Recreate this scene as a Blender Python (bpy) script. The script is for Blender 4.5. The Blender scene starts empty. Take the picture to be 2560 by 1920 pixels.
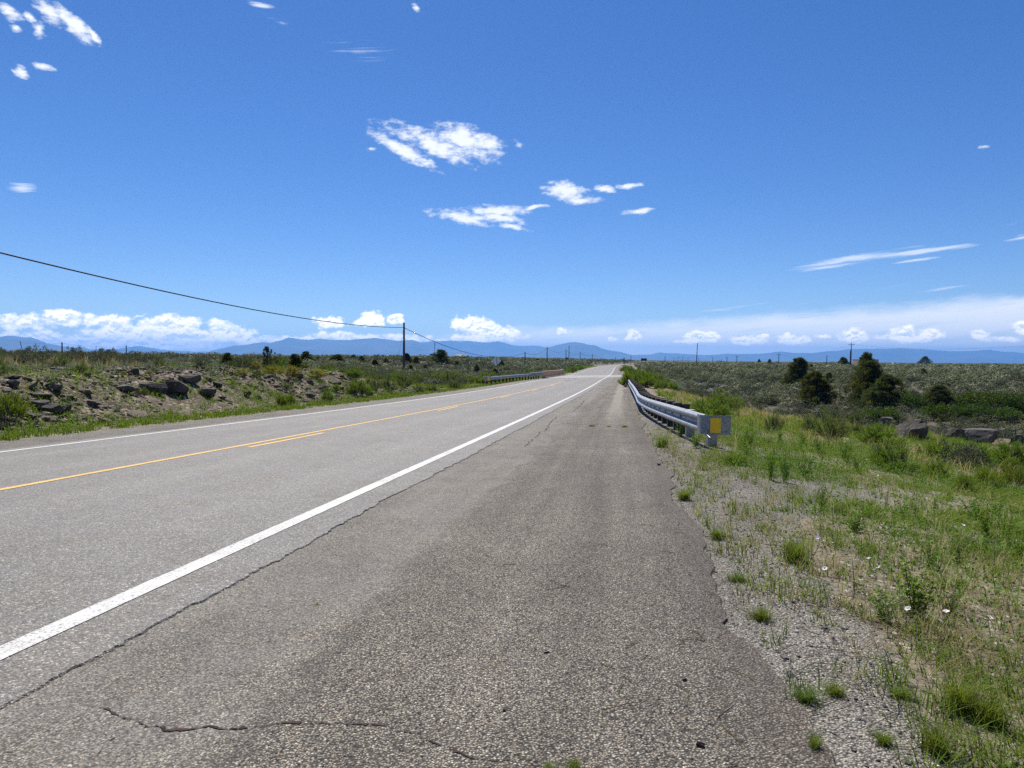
import bpy, math, random
import numpy as np
from mathutils import Matrix, Vector

# ------------------------------------------------------------------ camera, sky, sun, exposure
scene = bpy.context.scene
COL = scene.collection
F, CX, CY, HZ = 1750.0, 1280.0, 960.0, 899.0
ROLL = math.radians(0.4)
PITCH = math.atan((CY - HZ) / F)
CAMZ = 1.45
cam_data = bpy.data.cameras.new('camera')
cam_data.sensor_width = 36.0
cam_data.lens = 36.0 * F / 2560.0
cam_data.clip_start = 0.05
cam_data.clip_end = 120000.0
cam = bpy.data.objects.new('camera', cam_data)
COL.objects.link(cam)
cam.matrix_world = Matrix.Translation((0, 0, CAMZ)) @ Matrix.Rotation(math.pi / 2 - PITCH, 4, 'X') @ Matrix.Rotation(ROLL, 4, 'Z')
scene.camera = cam

SUN_EL, SUN_AZ = math.radians(60), math.radians(-14)      # azimuth from the view direction, negative = left
sd = bpy.data.lights.new('sun', 'SUN')
sd.energy = 5.0
sd.angle = math.radians(0.5)
sd.color = (1.0, 0.95, 0.87)
sun = bpy.data.objects.new('sun', sd)
COL.objects.link(sun)
sv = Vector((math.sin(SUN_AZ) * math.cos(SUN_EL), math.cos(SUN_AZ) * math.cos(SUN_EL), math.sin(SUN_EL)))
sun.rotation_euler = sv.to_track_quat('Z', 'Y').to_euler()
sun.location = (0, 0, 50)

scene.view_settings.view_transform = 'Standard'
scene.view_settings.look = 'None'
scene.view_settings.gamma = 1.0
scene.view_settings.exposure = 0.66
scene.render.engine = 'CYCLES'
cy = scene.cycles
cy.max_bounces = 6
cy.diffuse_bounces = 3
cy.glossy_bounces = 2
cy.transmission_bounces = 4
cy.transparent_max_bounces = 4
cy.volume_bounces = 0
cy.use_denoising = False
cy.sample_clamp_indirect = 6.0


def ray(px, py):
    """unit-depth ray (world axes) through a pixel of the 2560x1920 frame"""
    u, v = px - CX, py - CY
    c, s = math.cos(ROLL), math.sin(ROLL)
    u, v = u * c + v * s, -u * s + v * c
    x, yc, zc = u / F, 1.0, -v / F
    cp, sp = math.cos(PITCH), math.sin(PITCH)
    return np.array([x, yc * cp + zc * sp, -yc * sp + zc * cp])


def azel(px, py):
    r = ray(px, py)
    return math.atan2(r[0], r[1]), math.atan2(r[2], math.hypot(r[0], r[1]))


class NT:
    """tiny helper for building node trees"""
    def __init__(self, tree):
        self.t = tree
        self.n = tree.nodes
        self.n.clear()

    def add(self, kind, **kw):
        nd = self.n.new(kind)
        for k, v in kw.items():
            setattr(nd, k, v)
        return nd

    def put(self, sock, val):
        if val is None:
            return
        if isinstance(val, bpy.types.NodeSocket):
            self.t.links.new(val, sock)
        elif isinstance(val, bpy.types.Node):
            self.t.links.new(val.outputs[0], sock)
        else:
            if hasattr(sock.default_value, '__len__') and not hasattr(val, '__len__'):
                val = [val] * len(sock.default_value)
            if hasattr(sock.default_value, '__len__') and len(sock.default_value) == 4 and len(val) == 3:
                val = tuple(val) + (1.0,)
            sock.default_value = val

    def math(self, op, a, b=None, c=None, clamp=False):
        nd = self.add('ShaderNodeMath', operation=op, use_clamp=clamp)
        for i, v in enumerate((a, b, c)):
            if v is not None:
                self.put(nd.inputs[i], v)
        return nd.outputs[0]

    def vmath(self, op, a, b=None, scale=None):
        nd = self.add('ShaderNodeVectorMath', operation=op)
        self.put(nd.inputs[0], a)
        if b is not None:
            self.put(nd.inputs[1], b)
        if scale is not None:
            self.put(nd.inputs['Scale'], scale)
        return nd.outputs[0]

    def mix(self, fac, a, b, blend='MIX'):
        nd = self.add('ShaderNodeMix', data_type='RGBA', blend_type=blend)
        self.put(nd.inputs[0], fac)
        self.put(nd.inputs[6], a)
        self.put(nd.inputs[7], b)
        return nd.outputs[2]

    def noise(self, vec, scale, detail=4, rough=0.55, dist=0.0, out=0, ntype=None):
        nd = self.add('ShaderNodeTexNoise')
        if ntype:
            nd.noise_type = ntype
        if vec is not None:
            self.put(nd.inputs['Vector'], vec)
        nd.inputs['Scale'].default_value = scale
        nd.inputs['Detail'].default_value = detail
        nd.inputs['Roughness'].default_value = rough
        nd.inputs['Distortion'].default_value = dist
        return nd.outputs[out]

    def voro(self, vec, scale, feature='F1', rnd=1.0):
        nd = self.add('ShaderNodeTexVoronoi', feature=feature)
        self.put(nd.inputs['Vector'], vec)
        nd.inputs['Scale'].default_value = scale
        nd.inputs['Randomness'].default_value = rnd
        return nd

    def ramp(self, fac, stops, interp='LINEAR'):
        nd = self.add('ShaderNodeValToRGB')
        cr = nd.color_ramp
        cr.interpolation = interp
        while len(cr.elements) < len(stops):
            cr.elements.new(0.5)
        for e, (p, c) in zip(cr.elements, stops):
            e.position = p
            e.color = (c, c, c, 1) if not hasattr(c, '__len__') else (*c[:3], 1)
        self.put(nd.inputs[0], fac)
        return nd.outputs[0]

    def step(self, val, lo, hi, a=0.0, b=1.0, smooth=True):
        nd = self.add('ShaderNodeMapRange', interpolation_type='SMOOTHSTEP' if smooth else 'LINEAR')
        self.put(nd.inputs[0], val)
        for i, v in enumerate((lo, hi, a, b)):
            self.put(nd.inputs[i + 1], v)
        return nd.outputs[0]


# ---- world: Nishita sky with the day's clouds in it, placed by compass direction
world = bpy.data.worlds.new('World')
scene.world = world
world.use_nodes = True
w = NT(world.node_tree)
sky = w.add('ShaderNodeTexSky', sky_type='NISHITA', sun_disc=False)
sky.sun_elevation = SUN_EL
sky.sun_rotation = SUN_AZ
sky.altitude = 2100
sky.air_density = 1.0
sky.dust_density = 0.5
sky.ozone_density = 3.0
gen = w.add('ShaderNodeTexCoord').outputs['Generated']
sep = w.add('ShaderNodeSeparateXYZ')
w.put(sep.inputs[0], gen)
az = w.math('ARCTAN2', sep.outputs[0], sep.outputs[1])
el = w.math('ARCSINE', sep.outputs[2])
ae = w.add('ShaderNodeCombineXYZ')
w.put(ae.inputs[0], az)
w.put(ae.inputs[1], el)
AE = ae.outputs[0]


def cloud_field(vec, items):
    """largest of a set of soft ellipses: (px, py, half_w, half_h, tilt_deg, strength)"""
    cur = None
    for (px, py, hw, hh, tilt, k) in items:
        a, e = azel(px, py)
        ax, _ = azel(px + hw, py)
        _, ey = azel(px, py - hh)
        mp = w.add('ShaderNodeMapping', vector_type='TEXTURE')
        w.put(mp.inputs[0], vec)
        mp.inputs[1].default_value = (a, e, 0)
        mp.inputs[2].default_value = (0, 0, -math.radians(tilt))
        mp.inputs[3].default_value = (abs(ax - a) * 1.25, abs(ey - e) * 1.25, 1)
        gr = w.add('ShaderNodeTexGradient', gradient_type='SPHERICAL')
        w.put(gr.inputs[0], mp.outputs[0])
        v = w.math('MULTIPLY', gr.outputs['Fac'], k)
        cur = v if cur is None else w.math('MAXIMUM', cur, v)
    return cur


def warped(amp, scale, detail=5, sx=1.0, sy=1.0):
    m = w.vmath('MULTIPLY', AE, (sx, sy, 1))
    n = w.noise(m, scale, detail, 0.6, out='Color')
    d = w.vmath('SUBTRACT', n, (0.5, 0.5, 0.5))
    d = w.vmath('MULTIPLY', d, (amp, amp * 0.6, 0))
    return w.vmath('ADD', AE, d)


wisps = [(1095, 360, 155, 24, 13, .85), (1180, 543, 110, 20, 4, .7), (1010, 378, 100, 20, 24, 1), (1085, 362, 105, 26, 24, 1), (1165, 348, 95, 34, 12, 1), (1225, 362, 40, 26, 30, .9), (925, 372, 12, 7, 0, .8),
         (1415, 478, 58, 26, 8, 1.1), (1452, 500, 50, 10, 0, .9), (1515, 473, 28, 10, 8, .95), (1570, 466, 36, 9, -3, .95),
         (1160, 546, 72, 14, 9, 1), (1245, 527, 85, 15, 0, 1), (1255, 545, 60, 12, 8, 1), (1340, 521, 45, 6, -9, .85), (1280, 566, 48, 8, 7, .85), (1598, 529, 40, 9, -4, .95),
         (125, 32, 45, 28, 25, 1), (185, 62, 62, 24, 38, 1.05), (228, 88, 32, 11, 48, .95), (20, 30, 32, 22, 20, .9), (62, 40, 20, 12, 25, .85), (95, 75, 22, 22, 45, .8), (34, 72, 14, 10, 0, .85),
         (54, 180, 24, 17, 10, 1), (106, 166, 30, 11, 0, .9), (205, 95, 10, 8, 0, .7), (1300, 358, 16, 10, 30, .55), (2451, 368, 16, 5, 0, .7), (1040, 18, 14, 10, 30, .65)]
streaks = [(2300, 631, 125, 8, -5, 1), (2120, 648, 190, 9, -6.5, .95), (2060, 668, 150, 7, -3.5, .85), (2290, 651, 55, 5, -6, .6), (2555, 593, 42, 7, -5, .85), (2540, 562, 50, 6, -3, .5),
           (2080, 744, 170, 5, -9, .5), (2350, 722, 70, 4, -6, .4), (1830, 770, 90, 4, -7, .4), (55, 473, 36, 18, 0, .75), (655, 12, 38, 9, 6, .9), (703, 57, 34, 10, 4, .75), (900, 120, 80, 30, 0, .3)]
cumuli = [(60, 808, 75, 22, 0, 1), (150, 797, 75, 25, 0, 1), (265, 803, 70, 24, 0, 1), (300, 830, 100, 26, 0, 1), (430, 812, 95, 26, 0, 1.05), (450, 838, 120, 24, 4, 1), (565, 832, 75, 28, 8, 1), (640, 852, 110, 15, 4, .95),
          (80, 845, 150, 20, 0, .95), (250, 856, 170, 18, 0, .95), (400, 860, 170, 16, 0, .9), (740, 850, 110, 12, 0, .8),
          (822, 806, 42, 17, 0, 1), (905, 806, 38, 12, 0, .9), (935, 795, 42, 20, 0, 1.1), (985, 800, 30, 14, 0, .95), (880, 842, 120, 14, 0, .8), (1010, 846, 110, 12, 0, .75),
          (1185, 812, 55, 26, 8, 1.1), (1240, 830, 75, 22, 8, 1.05), (1190, 845, 100, 12, 0, .85),
          (1408, 830, 20, 10, 0, .7), (1588, 838, 26, 15, 0, 1.05), (1532, 849, 16, 7, 0, .75), (1752, 842, 56, 14, 0, 1), (1740, 852, 60, 7, 0, .85), (1868, 850, 60, 14, 0, .9), (1915, 838, 17, 8, 0, .85),
          (1985, 850, 52, 14, 0, .95), (1968, 836, 12, 12, 0, .85), (2055, 840, 22, 7, 0, .8), (2135, 838, 42, 16, 0, 1.05), (2215, 842, 35, 9, 0, .8), (2262, 836, 42, 23, 0, 1.1), (2320, 836, 40, 17, 0, 1.05), (2270, 846, 75, 10, 0, 1),
          (2450, 836, 36, 11, 0, .95), (2500, 848, 48, 10, 0, .9), (2555, 820, 30, 18, 0, 1)]

n_w = w.noise(w.vmath('MULTIPLY', AE, (0.9, 1.9, 1)), 70, 10, 0.65)
f_w = cloud_field(warped(0.020, 26), wisps)
a_w = w.step(w.math('ADD', f_w, w.math('MULTIPLY', w.math('SUBTRACT', n_w, 0.5), 1.9)), 0.06, 0.85)
a_w = w.math('MULTIPLY', a_w, w.step(f_w, 0.0, 0.10))
rotm = w.add('ShaderNodeMapping')
w.put(rotm.inputs[0], AE)
rotm.inputs[2].default_value = (0, 0, -math.radians(6))
n_s = w.noise(w.vmath('MULTIPLY', rotm.outputs[0], (0.16, 3.0, 1)), 60, 6, 0.6)
f_s = cloud_field(warped(0.010, 30), streaks)
a_s = w.step(w.math('ADD', f_s, w.math('MULTIPLY', w.math('SUBTRACT', n_s, 0.5), 2.6)), 0.15, 1.0)
a_s = w.math('MULTIPLY', w.math('MULTIPLY', a_s, w.step(f_s, 0.0, 0.12)), 0.85)
cvec = warped(0.014, 55, 6)
pv = w.vmath('MULTIPLY', AE, (1.0, 1.35, 1))
n_c = w.noise(pv, 52, 8, 0.6)
n_c2 = w.noise(w.vmath('ADD', pv, (-0.0008, 0.0042, 0)), 52, 8, 0.6)
f_c = cloud_field(cvec, cumuli)
a_c = w.step(w.math('ADD', f_c, w.math('MULTIPLY', w.math('SUBTRACT', n_c, 0.5), 2.1)), 0.12, 0.62)
a_c = w.math('MULTIPLY', a_c, w.step(f_c, 0.0, 0.08))
lit = w.step(w.math('SUBTRACT', n_c, n_c2), -0.07, 0.03)
thick = w.step(w.math('ADD', f_c, w.math('MULTIPLY', w.math('SUBTRACT', n_c, 0.5), 1.2)), 0.35, 0.75)
c_cum = w.mix(w.math('MULTIPLY', w.math('SUBTRACT', 1.0, lit), w.math('MULTIPLY', thick, 0.85)), (1.35, 1.22, 1.05), (0.60, 0.68, 0.82))
# thin veil of high cloud low on the right
a0, e0 = azel(1330, 815)
a1, e1 = azel(2560, 735)
edge = w.math('ADD', w.math('MULTIPLY', w.math('SUBTRACT', az, a0), (e1 - e0) / (a1 - a0)), e0)
edge = w.math('MAXIMUM', edge, azel(640, 838)[1])
n_v = w.noise(w.vmath('MULTIPLY', rotm.outputs[0], (1.0, 3.5, 1)), 9, 6, 0.6)
n_v2 = w.noise(w.vmath('MULTIPLY', rotm.outputs[0], (0.5, 6.0, 1)), 14, 4, 0.55)
dv = w.math('ADD', w.math('SUBTRACT', edge, el), w.math('MULTIPLY', w.math('SUBTRACT', n_v, 0.5), 0.035))
a_v = w.step(dv, -0.004, 0.016)
a_v = w.math('MULTIPLY', a_v, w.step(n_v2, 0.30, 0.48, 0.42, 0.74))
azl, _ = azel(1000, 840)
azr, _ = azel(1500, 840)
a_v = w.math('MULTIPLY', a_v, w.step(az, azl, azr, 0.72, 1.0))
a_v = w.math('MULTIPLY', a_v, w.step(el, -0.03, -0.005))

SKY_GAIN = 0.072
sky_c = w.add('ShaderNodeHueSaturation')
sky_c.inputs['Hue'].default_value = 0.510
sky_c.inputs['Saturation'].default_value = 1.28
sky_c.inputs['Value'].default_value = 1.0
w.put(sky_c.inputs['Color'], sky.outputs[0])
CW = 1.0 / SKY_GAIN
col = sky_c.outputs[0]


def layer(col, a, c, gain=1.0):
    if isinstance(c, tuple):
        c = tuple(x * CW * gain for x in c)
    else:
        c = w.mix(1.0, c, (CW * gain,) * 3, 'MULTIPLY')
    return w.mix(a, col, c)


col = layer(col, a_v, (0.90, 0.86, 0.80))
col = layer(col, a_s, (0.58, 0.63, 0.71))
col = layer(col, a_w, (0.66, 0.68, 0.71))
col = layer(col, a_c, c_cum)
bg = w.add('ShaderNodeBackground')
w.put(bg.inputs[0], col)
bg.inputs[1].default_value = SKY_GAIN
wo = w.add('ShaderNodeOutputWorld')
w.put(wo.inputs[0], bg)
world.cycles.sampling_method = 'MANUAL'
world.cycles.sample_map_resolution = 512


# ------------------------------------------------------------------ numeric helpers
def hash2(ix, iy, seed):
    h = (ix.astype(np.int64) * 374761393 + iy.astype(np.int64) * 668265263 + seed * 974711) & 0x7fffffff
    h = ((h ^ (h >> 13)) * 1274126177) & 0x7fffffff
    return ((h ^ (h >> 16)) & 0xffff) / 65535.0


def vnoise(x, y, seed=0):
    ix, iy = np.floor(x), np.floor(y)
    fx, fy = x - ix, y - iy
    fx, fy = fx * fx * (3 - 2 * fx), fy * fy * (3 - 2 * fy)
    a, b = hash2(ix, iy, seed), hash2(ix + 1, iy, seed)
    c, d = hash2(ix, iy + 1, seed), hash2(ix + 1, iy + 1, seed)
    return (a * (1 - fx) + b * fx) * (1 - fy) + (c * (1 - fx) + d * fx) * fy


def fbm(x, y, seed=0, octv=4):
    t, a, s = 0.0, 0.5, 0.0
    for i in range(octv):
        t = t + a * vnoise(x * 2 ** i, y * 2 ** i, seed + i * 17)
        s += a
        a *= 0.5
    return t / s - 0.5


def sst(x, a, b):
    t = np.clip((x - a) / (b - a), 0, 1)
    return t * t * (3 - 2 * t)


# ---- road alignment (metres; s along the road, o to its right)
ZK = np.array([-40, 0, 12, 25, 40, 60, 80, 100, 125, 150, 200, 300, 500, 900.])
ZV = np.array([-0.6, -1.232, -1.51, -1.78, -2.02, -2.215, -2.31, -2.49, -2.66, -2.68, -2.58, -2.62, -2.62, -2.5])
HK = np.array([-40, 0, 40, 80, 125, 250, 350, 550, 900.])
HV = np.array([.147, .147, .160, .163, .157, .155, .19, .30, .45])
SS = np.arange(-40, 900, 0.5)


def cubic(x, xk, yk):
    m = np.gradient(yk, xk)
    i = np.clip(np.searchsorted(xk, x) - 1, 0, len(xk) - 2)
    h = xk[i + 1] - xk[i]
    t = (x - xk[i]) / h
    return (2 * t ** 3 - 3 * t ** 2 + 1) * yk[i] + (t ** 3 - 2 * t ** 2 + t) * h * m[i] + (-2 * t ** 3 + 3 * t ** 2) * yk[i + 1] + (t ** 3 - t ** 2) * h * m[i + 1]


HH = cubic(SS, HK, HV)
XC = np.concatenate([[0], np.cumsum(np.sin(HH[:-1]) * .5)])
YC = np.concatenate([[0], np.cumsum(np.cos(HH[:-1]) * .5)])
_i0 = 80
XC = XC - XC[_i0] - 6.05
YC = YC - YC[_i0] + 0.88
ZC = cubic(SS, ZK, ZV) + CAMZ
TILT = 0.0225


def road_pt(s, o):
    s = np.asarray(s, float)
    h = np.interp(s, SS, HH)
    return (np.interp(s, SS, XC) + o * np.cos(h), np.interp(s, SS, YC) - o * np.sin(h))


def road_z(s, o):
    return np.interp(s, SS, ZC) + TILT * np.clip(o, -4.5, 7.0)


def road_so(x, y):
    s = np.interp(y, YC, SS)
    for _ in range(3):
        h = np.interp(s, SS, HH)
        dx, dy = x - np.interp(s, SS, XC), y - np.interp(s, SS, YC)
        s = np.clip(s + dx * np.sin(h) + dy * np.cos(h), -39, 899)
    h = np.interp(s, SS, HH)
    o = (x - np.interp(s, SS, XC)) * np.cos(h) - (y - np.interp(s, SS, YC)) * np.sin(h)
    return s, o


# ---- terrain: plain left and right of the road, the arroyo that passes under the bridge
RAV = np.array([(-160, 250), (-70, 175), (-25, 142), (0, 124), (11, 111), (18, 90), (24, 72), (33, 56), (48, 46), (80, 40), (160, 46), (320, 70.)])
RAVD = np.array([0.6, 1.0, 1.5, 1.9, 2.2, 3.2, 3.9, 4.2, 4.0, 3.6, 2.8, 1.5])


def ravine(x, y):
    """distance to the arroyo's axis, side (+ = beyond it), depth there"""
    best = np.full(x.shape, 1e9)
    side = np.ones(x.shape)
    dep = np.zeros(x.shape)
    for i in range(len(RAV) - 1):
        ax, ay = RAV[i]
        bx, by = RAV[i + 1]
        ux, uy = bx - ax, by - ay
        L2 = ux * ux + uy * uy
        t = np.clip(((x - ax) * ux + (y - ay) * uy) / L2, 0, 1)
        dx, dy = x - ax - t * ux, y - ay - t * uy
        d = np.hypot(dx, dy)
        m = d < best
        best = np.where(m, d, best)
        side = np.where(m, np.sign(ux * dy - uy * dx), side)
        dep = np.where(m, RAVD[i] * (1 - t) + RAVD[i + 1] * t, dep)
    return best, side, dep


def H(x, y):
    x, y = np.asarray(x, float), np.asarray(y, float)
    s, o = road_so(x, y)
    r = np.hypot(x, y)
    zl = -0.56 + 0.012 * np.clip(x + 18, -8, 0) * -1 + 0.9 * sst(r, 60, 700) - 0.0006 * np.clip(r - 900, 0, 4000)
    zl = zl - 1.75 * sst(s, 30, 62) * (1 - sst(-o, 10, 60)) * (1 - 0.6 * sst(s, 160, 400))
    zr = -2.45 + 0.5 * sst(r, 120, 400) + 0.6 * sst(r, 300, 1200) - 0.0004 * np.clip(r - 1200, 0, 5000)
    T = zl + (zr - zl) * sst(o, -9, 12)
    d, side, dep = ravine(x, y)
    wid = np.where(side > 0, 50.0, 40.0)
    near = np.clip(1 - d / wid, 0, 1)
    carve = np.where(side > 0, near ** 1.35, near ** 1.15 * sst(x, -2, 14) + near ** 2 * (1 - sst(x, -2, 14)))
    T = T - dep * carve
    amp = sst(np.abs(o - 1.4), 6.5, 14)
    T = T + amp * (fbm(x * 0.16, y * 0.16, 3, 5) * 0.7 + fbm(x * 0.02, y * 0.02, 9, 3) * 1.3 * sst(r, 40, 200))
    base = road_z(s, o)
    right = base - 0.024 - 0.05 * np.clip(o - 7.0, 0, 1.5)
    left = base - 0.015 - 0.03 * np.clip(-o - 4.2, 0, 3)
    Z0 = np.where(o > 0, right, left)
    Lr = 9.0 + 3 * sst(s, 20, 60)
    wr = sst(o, 7.4, 7.4 + Lr)
    Ll = 4.6 + 2.5 * fbm(s * 0.12, s * 0 + 3.3, 5, 3)
    wl = sst(-o, 6.9, 6.9 + Ll)
    wgt = np.where(o > 0, wr, wl) * (1 - sst(s, 650, 750)) + sst(s, 650, 750) * sst(np.abs(o), 4, 10)
    Z = Z0 + (T + CAMZ - Z0) * wgt
    Z = Z + (fbm(x * 1.1, y * 1.1, 21, 3) * 0.10) * sst(np.abs(o - 1.0), 6.4, 8.5)
    # rocky cut bank on the left
    bank = wl * (1 - sst(-o, 13, 17)) * (1 - sst(s, 42, 60)) * (o < 0)
    Z = Z + bank * (fbm(x * 0.55, y * 0.55, 31, 4) * 0.85 + fbm(x * 2.3, y * 2.3, 41, 3) * 0.22)
    # bed under the pavement
    bed = sst(o, -3.95, -3.3) * (1 - sst(o, 5.5, 5.95))
    Z = Z - bed * (0.07 + 0.16 * sst(s, 60, 200))
    return Z


_D = 1.4 * (6000 / 1.4) ** np.linspace(0, 1, 5000)


def ground_at(px, py):
    """where the ray through a pixel meets the ground"""
    r = ray(px, py)
    x, y, z = r[0] * _D, r[1] * _D, CAMZ + r[2] * _D
    hit = np.nonzero(z <= H(x, y))[0]
    i = hit[0] if len(hit) else len(_D) - 1
    return np.array([x[i], y[i], float(H(x[i], y[i]))])


def on_ray(px, py, depth):
    r = ray(px, py)
    k = depth / r[1]
    return np.array([r[0] * k, depth, CAMZ + r[2] * k])


# ------------------------------------------------------------------ object helpers
def tag(o, label=None, cat=None, group=None, kind=None):
    if label:
        o['label'] = label
    if cat:
        o['category'] = cat
    if group:
        o['group'] = group
    if kind:
        o['kind'] = kind
    return o


def empty(name, loc=(0, 0, 0), rz=0.0):
    e = bpy.data.objects.new(name, None)
    e.empty_display_size = 0.2
    e.location = [float(v) for v in loc]
    e.rotation_euler = (0, 0, rz)
    COL.objects.link(e)
    return e


def make_mesh(name, V, faces, mat=None, rnd=None, smooth=False, mats=None, fmat=None, uv=None):
    """V (n,3); faces = int array (m,3|4) or list of such arrays"""
    V = np.asarray(V, np.float32)
    if not isinstance(faces, list):
        faces = [faces]
    faces = [np.asarray(f, np.int32) for f in faces if len(f)]
    me = bpy.data.meshes.new(name)
    loops = np.concatenate([f.ravel() for f in faces])
    tot = np.concatenate([np.full(len(f), f.shape[1], np.int32) for f in faces])
    st = np.concatenate([[0], np.cumsum(tot)[:-1]]).astype(np.int32)
    me.vertices.add(len(V))
    me.vertices.foreach_set('co', V.ravel())
    me.loops.add(len(loops))
    me.loops.foreach_set('vertex_index', loops)
    me.polygons.add(len(tot))
    me.polygons.foreach_set('loop_start', st)
    me.polygons.foreach_set('loop_total', tot)
    if smooth:
        me.polygons.foreach_set('use_smooth', np.ones(len(tot), bool))
    else:
        me.polygons.foreach_set('use_smooth', np.zeros(len(tot), bool))
    for m in ([mat] if mat else (mats or [])):
        me.materials.append(m)
    if fmat is not None:
        me.polygons.foreach_set('material_index', np.asarray(fmat, np.int32))
    me.update(calc_edges=True)
    if rnd is not None:
        at = me.attributes.new('rnd', 'FLOAT', 'POINT')
        at.data.foreach_set('value', np.asarray(rnd, np.float32))
    if uv is not None:
        ul = me.uv_layers.new(name='UVMap')
        ul.data.foreach_set('uv', np.asarray(uv, np.float32)[loops].ravel())
    return me


def link(name, me, parent=None, loc=None):
    o = bpy.data.objects.new(name, me)
    COL.objects.link(o)
    if parent is not None:
        o.parent = parent
    if loc is not None:
        o.location = [float(v) for v in loc]
    return o


def copy_tree(o, parent=None):
    c = o.copy()
    COL.objects.link(c)
    if parent is not None:
        c.parent = parent
    for ch in list(o.children):
        copy_tree(ch, c)
    return c


class MB:
    """collects simple solids and builds them as one mesh"""
    def __init__(self):
        self.v, self.q, self.t, self.n = [], [], [], 0

    def raw(self, V, Q=None, T=None):
        V = np.asarray(V, float)
        self.v.append(V)
        if Q is not None and len(Q):
            self.q.append(np.asarray(Q) + self.n)
        if T is not None and len(T):
            self.t.append(np.asarray(T) + self.n)
        self.n += len(V)

    def box(self, c, size, rz=0.0, bevel=0.0, tilt=None):
        sx, sy, sz = [k / 2 for k in size]
        b = min(bevel, sx * .9, sy * .9, sz * .9)
        if b <= 0:
            V = np.array([(x, y, z) for z in (-sz, sz) for (x, y) in ((-sx, -sy), (sx, -sy), (sx, sy), (-sx, sy))])
            Q = [(3, 2, 1, 0), (4, 5, 6, 7), (0, 1, 5, 4), (1, 2, 6, 5), (2, 3, 7, 6), (3, 0, 4, 7)]
            V, Q, T = V, Q, []
        else:
            ring = lambda ax, ay, z: [(-ax + b, -ay, z), (ax - b, -ay, z), (ax, -ay + b, z), (ax, ay - b, z), (ax - b, ay, z), (-ax + b, ay, z), (-ax, ay - b, z), (-ax, -ay + b, z)]
            V = np.array(ring(sx - b, sy - b, -sz) + ring(sx, sy, -sz + b) + ring(sx, sy, sz - b) + ring(sx - b, sy - b, sz))
            Q = [(8 * k + i, 8 * k + (i + 1) % 8, 8 * k + 8 + (i + 1) % 8, 8 * k + 8 + i) for k in range(3) for i in range(8)]
            Q += [(24, 25, 26, 27), (24, 27, 28, 31), (28, 29, 30, 31), (3, 2, 1, 0), (7, 4, 3, 0), (7, 6, 5, 4)]
            T = []
        if tilt is not None:
            V = V @ np.array(tilt).T
        cz, s = math.cos(rz), math.sin(rz)
        V = V @ np.array([(cz, s, 0), (-s, cz, 0), (0, 0, 1)]) + np.array(c)
        self.raw(V, Q, T)

    def tube(self, pts, rad, n=8, cap=True):
        pts = np.asarray(pts, float)
        rad = np.broadcast_to(np.asarray(rad, float), (len(pts),))
        tg = np.gradient(pts, axis=0)
        tg /= np.linalg.norm(tg, axis=1)[:, None] + 1e-12
        up = np.where(np.abs(tg[:, 2:3]) < 0.9, np.array([[0, 0, 1.]]), np.array([[1., 0, 0]]))
        a = np.cross(tg, up)
        a /= np.linalg.norm(a, axis=1)[:, None] + 1e-12
        b = np.cross(tg, a)
        ang = np.arange(n) * 2 * np.pi / n
        V = (pts[:, None] + rad[:, None, None] * (np.cos(ang)[None, :, None] * a[:, None] + np.sin(ang)[None, :, None] * b[:, None])).reshape(-1, 3)
        m = len(pts)
        i = np.arange(n)
        Q = np.concatenate([np.c_[k * n + i, k * n + (i + 1) % n, (k + 1) * n + (i + 1) % n, (k + 1) * n + i] for k in range(m - 1)])
        T = []
        if cap:
            V = np.vstack([V, pts[0], pts[-1]])
            T = np.vstack([np.c_[(i + 1) % n, i, np.full(n, m * n)], np.c_[(m - 1) * n + i, (m - 1) * n + (i + 1) % n, np.full(n, m * n + 1)]])
        self.raw(V, Q, T)

    def build(self, name, mat, parent=None, smooth=False, loc=None):
        me = make_mesh(name, np.vstack(self.v), [np.vstack(x) for x in (self.q, self.t) if x], mat, smooth=smooth)
        return link(name, me, parent, loc)


# ------------------------------------------------------------------ materials
def newmat(name):
    m = bpy.data.materials.new(name)
    m.use_nodes = True
    return m, NT(m.node_tree)


def finish(m, n, bsdf):
    o = n.add('ShaderNodeOutputMaterial')
    n.put(o.inputs[0], bsdf)
    return m


def principled(n, color, rough=0.8, metal=0.0, spec=0.3, normal=None):
    p = n.add('ShaderNodeBsdfPrincipled')
    n.put(p.inputs['Base Color'], color)
    n.put(p.inputs['Roughness'], rough)
    n.put(p.inputs['Metallic'], metal)
    n.put(p.inputs['Specular IOR Level'], spec)
    if normal is not None:
        n.put(p.inputs['Normal'], normal)
    return p.outputs[0]


def bump(n, height, strength=0.5, dist=0.01):
    b = n.add('ShaderNodeBump')
    n.put(b.inputs['Strength'], strength)
    n.put(b.inputs['Distance'], dist)
    n.put(b.inputs['Height'], height)
    return b.outputs[0]


def pos(n):
    return n.add('ShaderNodeNewGeometry').outputs['Position']


def objco(n):
    return n.add('ShaderNodeTexCoord').outputs['Object']


def attr(n, name, out='Fac'):
    return n.add('ShaderNodeAttribute', attribute_name=name).outputs[out]


def mat_simple(name, c1, c2, scale=4.0, rough=0.8, metal=0.0, bmp=0.3, bscale=30, spec=0.3, bdist=0.01):
    m, n = newmat(name)
    v = objco(n)
    f = n.step(n.noise(v, scale, 5, 0.6), 0.32, 0.68)
    c = n.mix(f, c1, c2)
    return finish(m, n, principled(n, c, rough, metal, spec, bump(n, n.noise(v, bscale, 4), bmp, bdist)))


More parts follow.
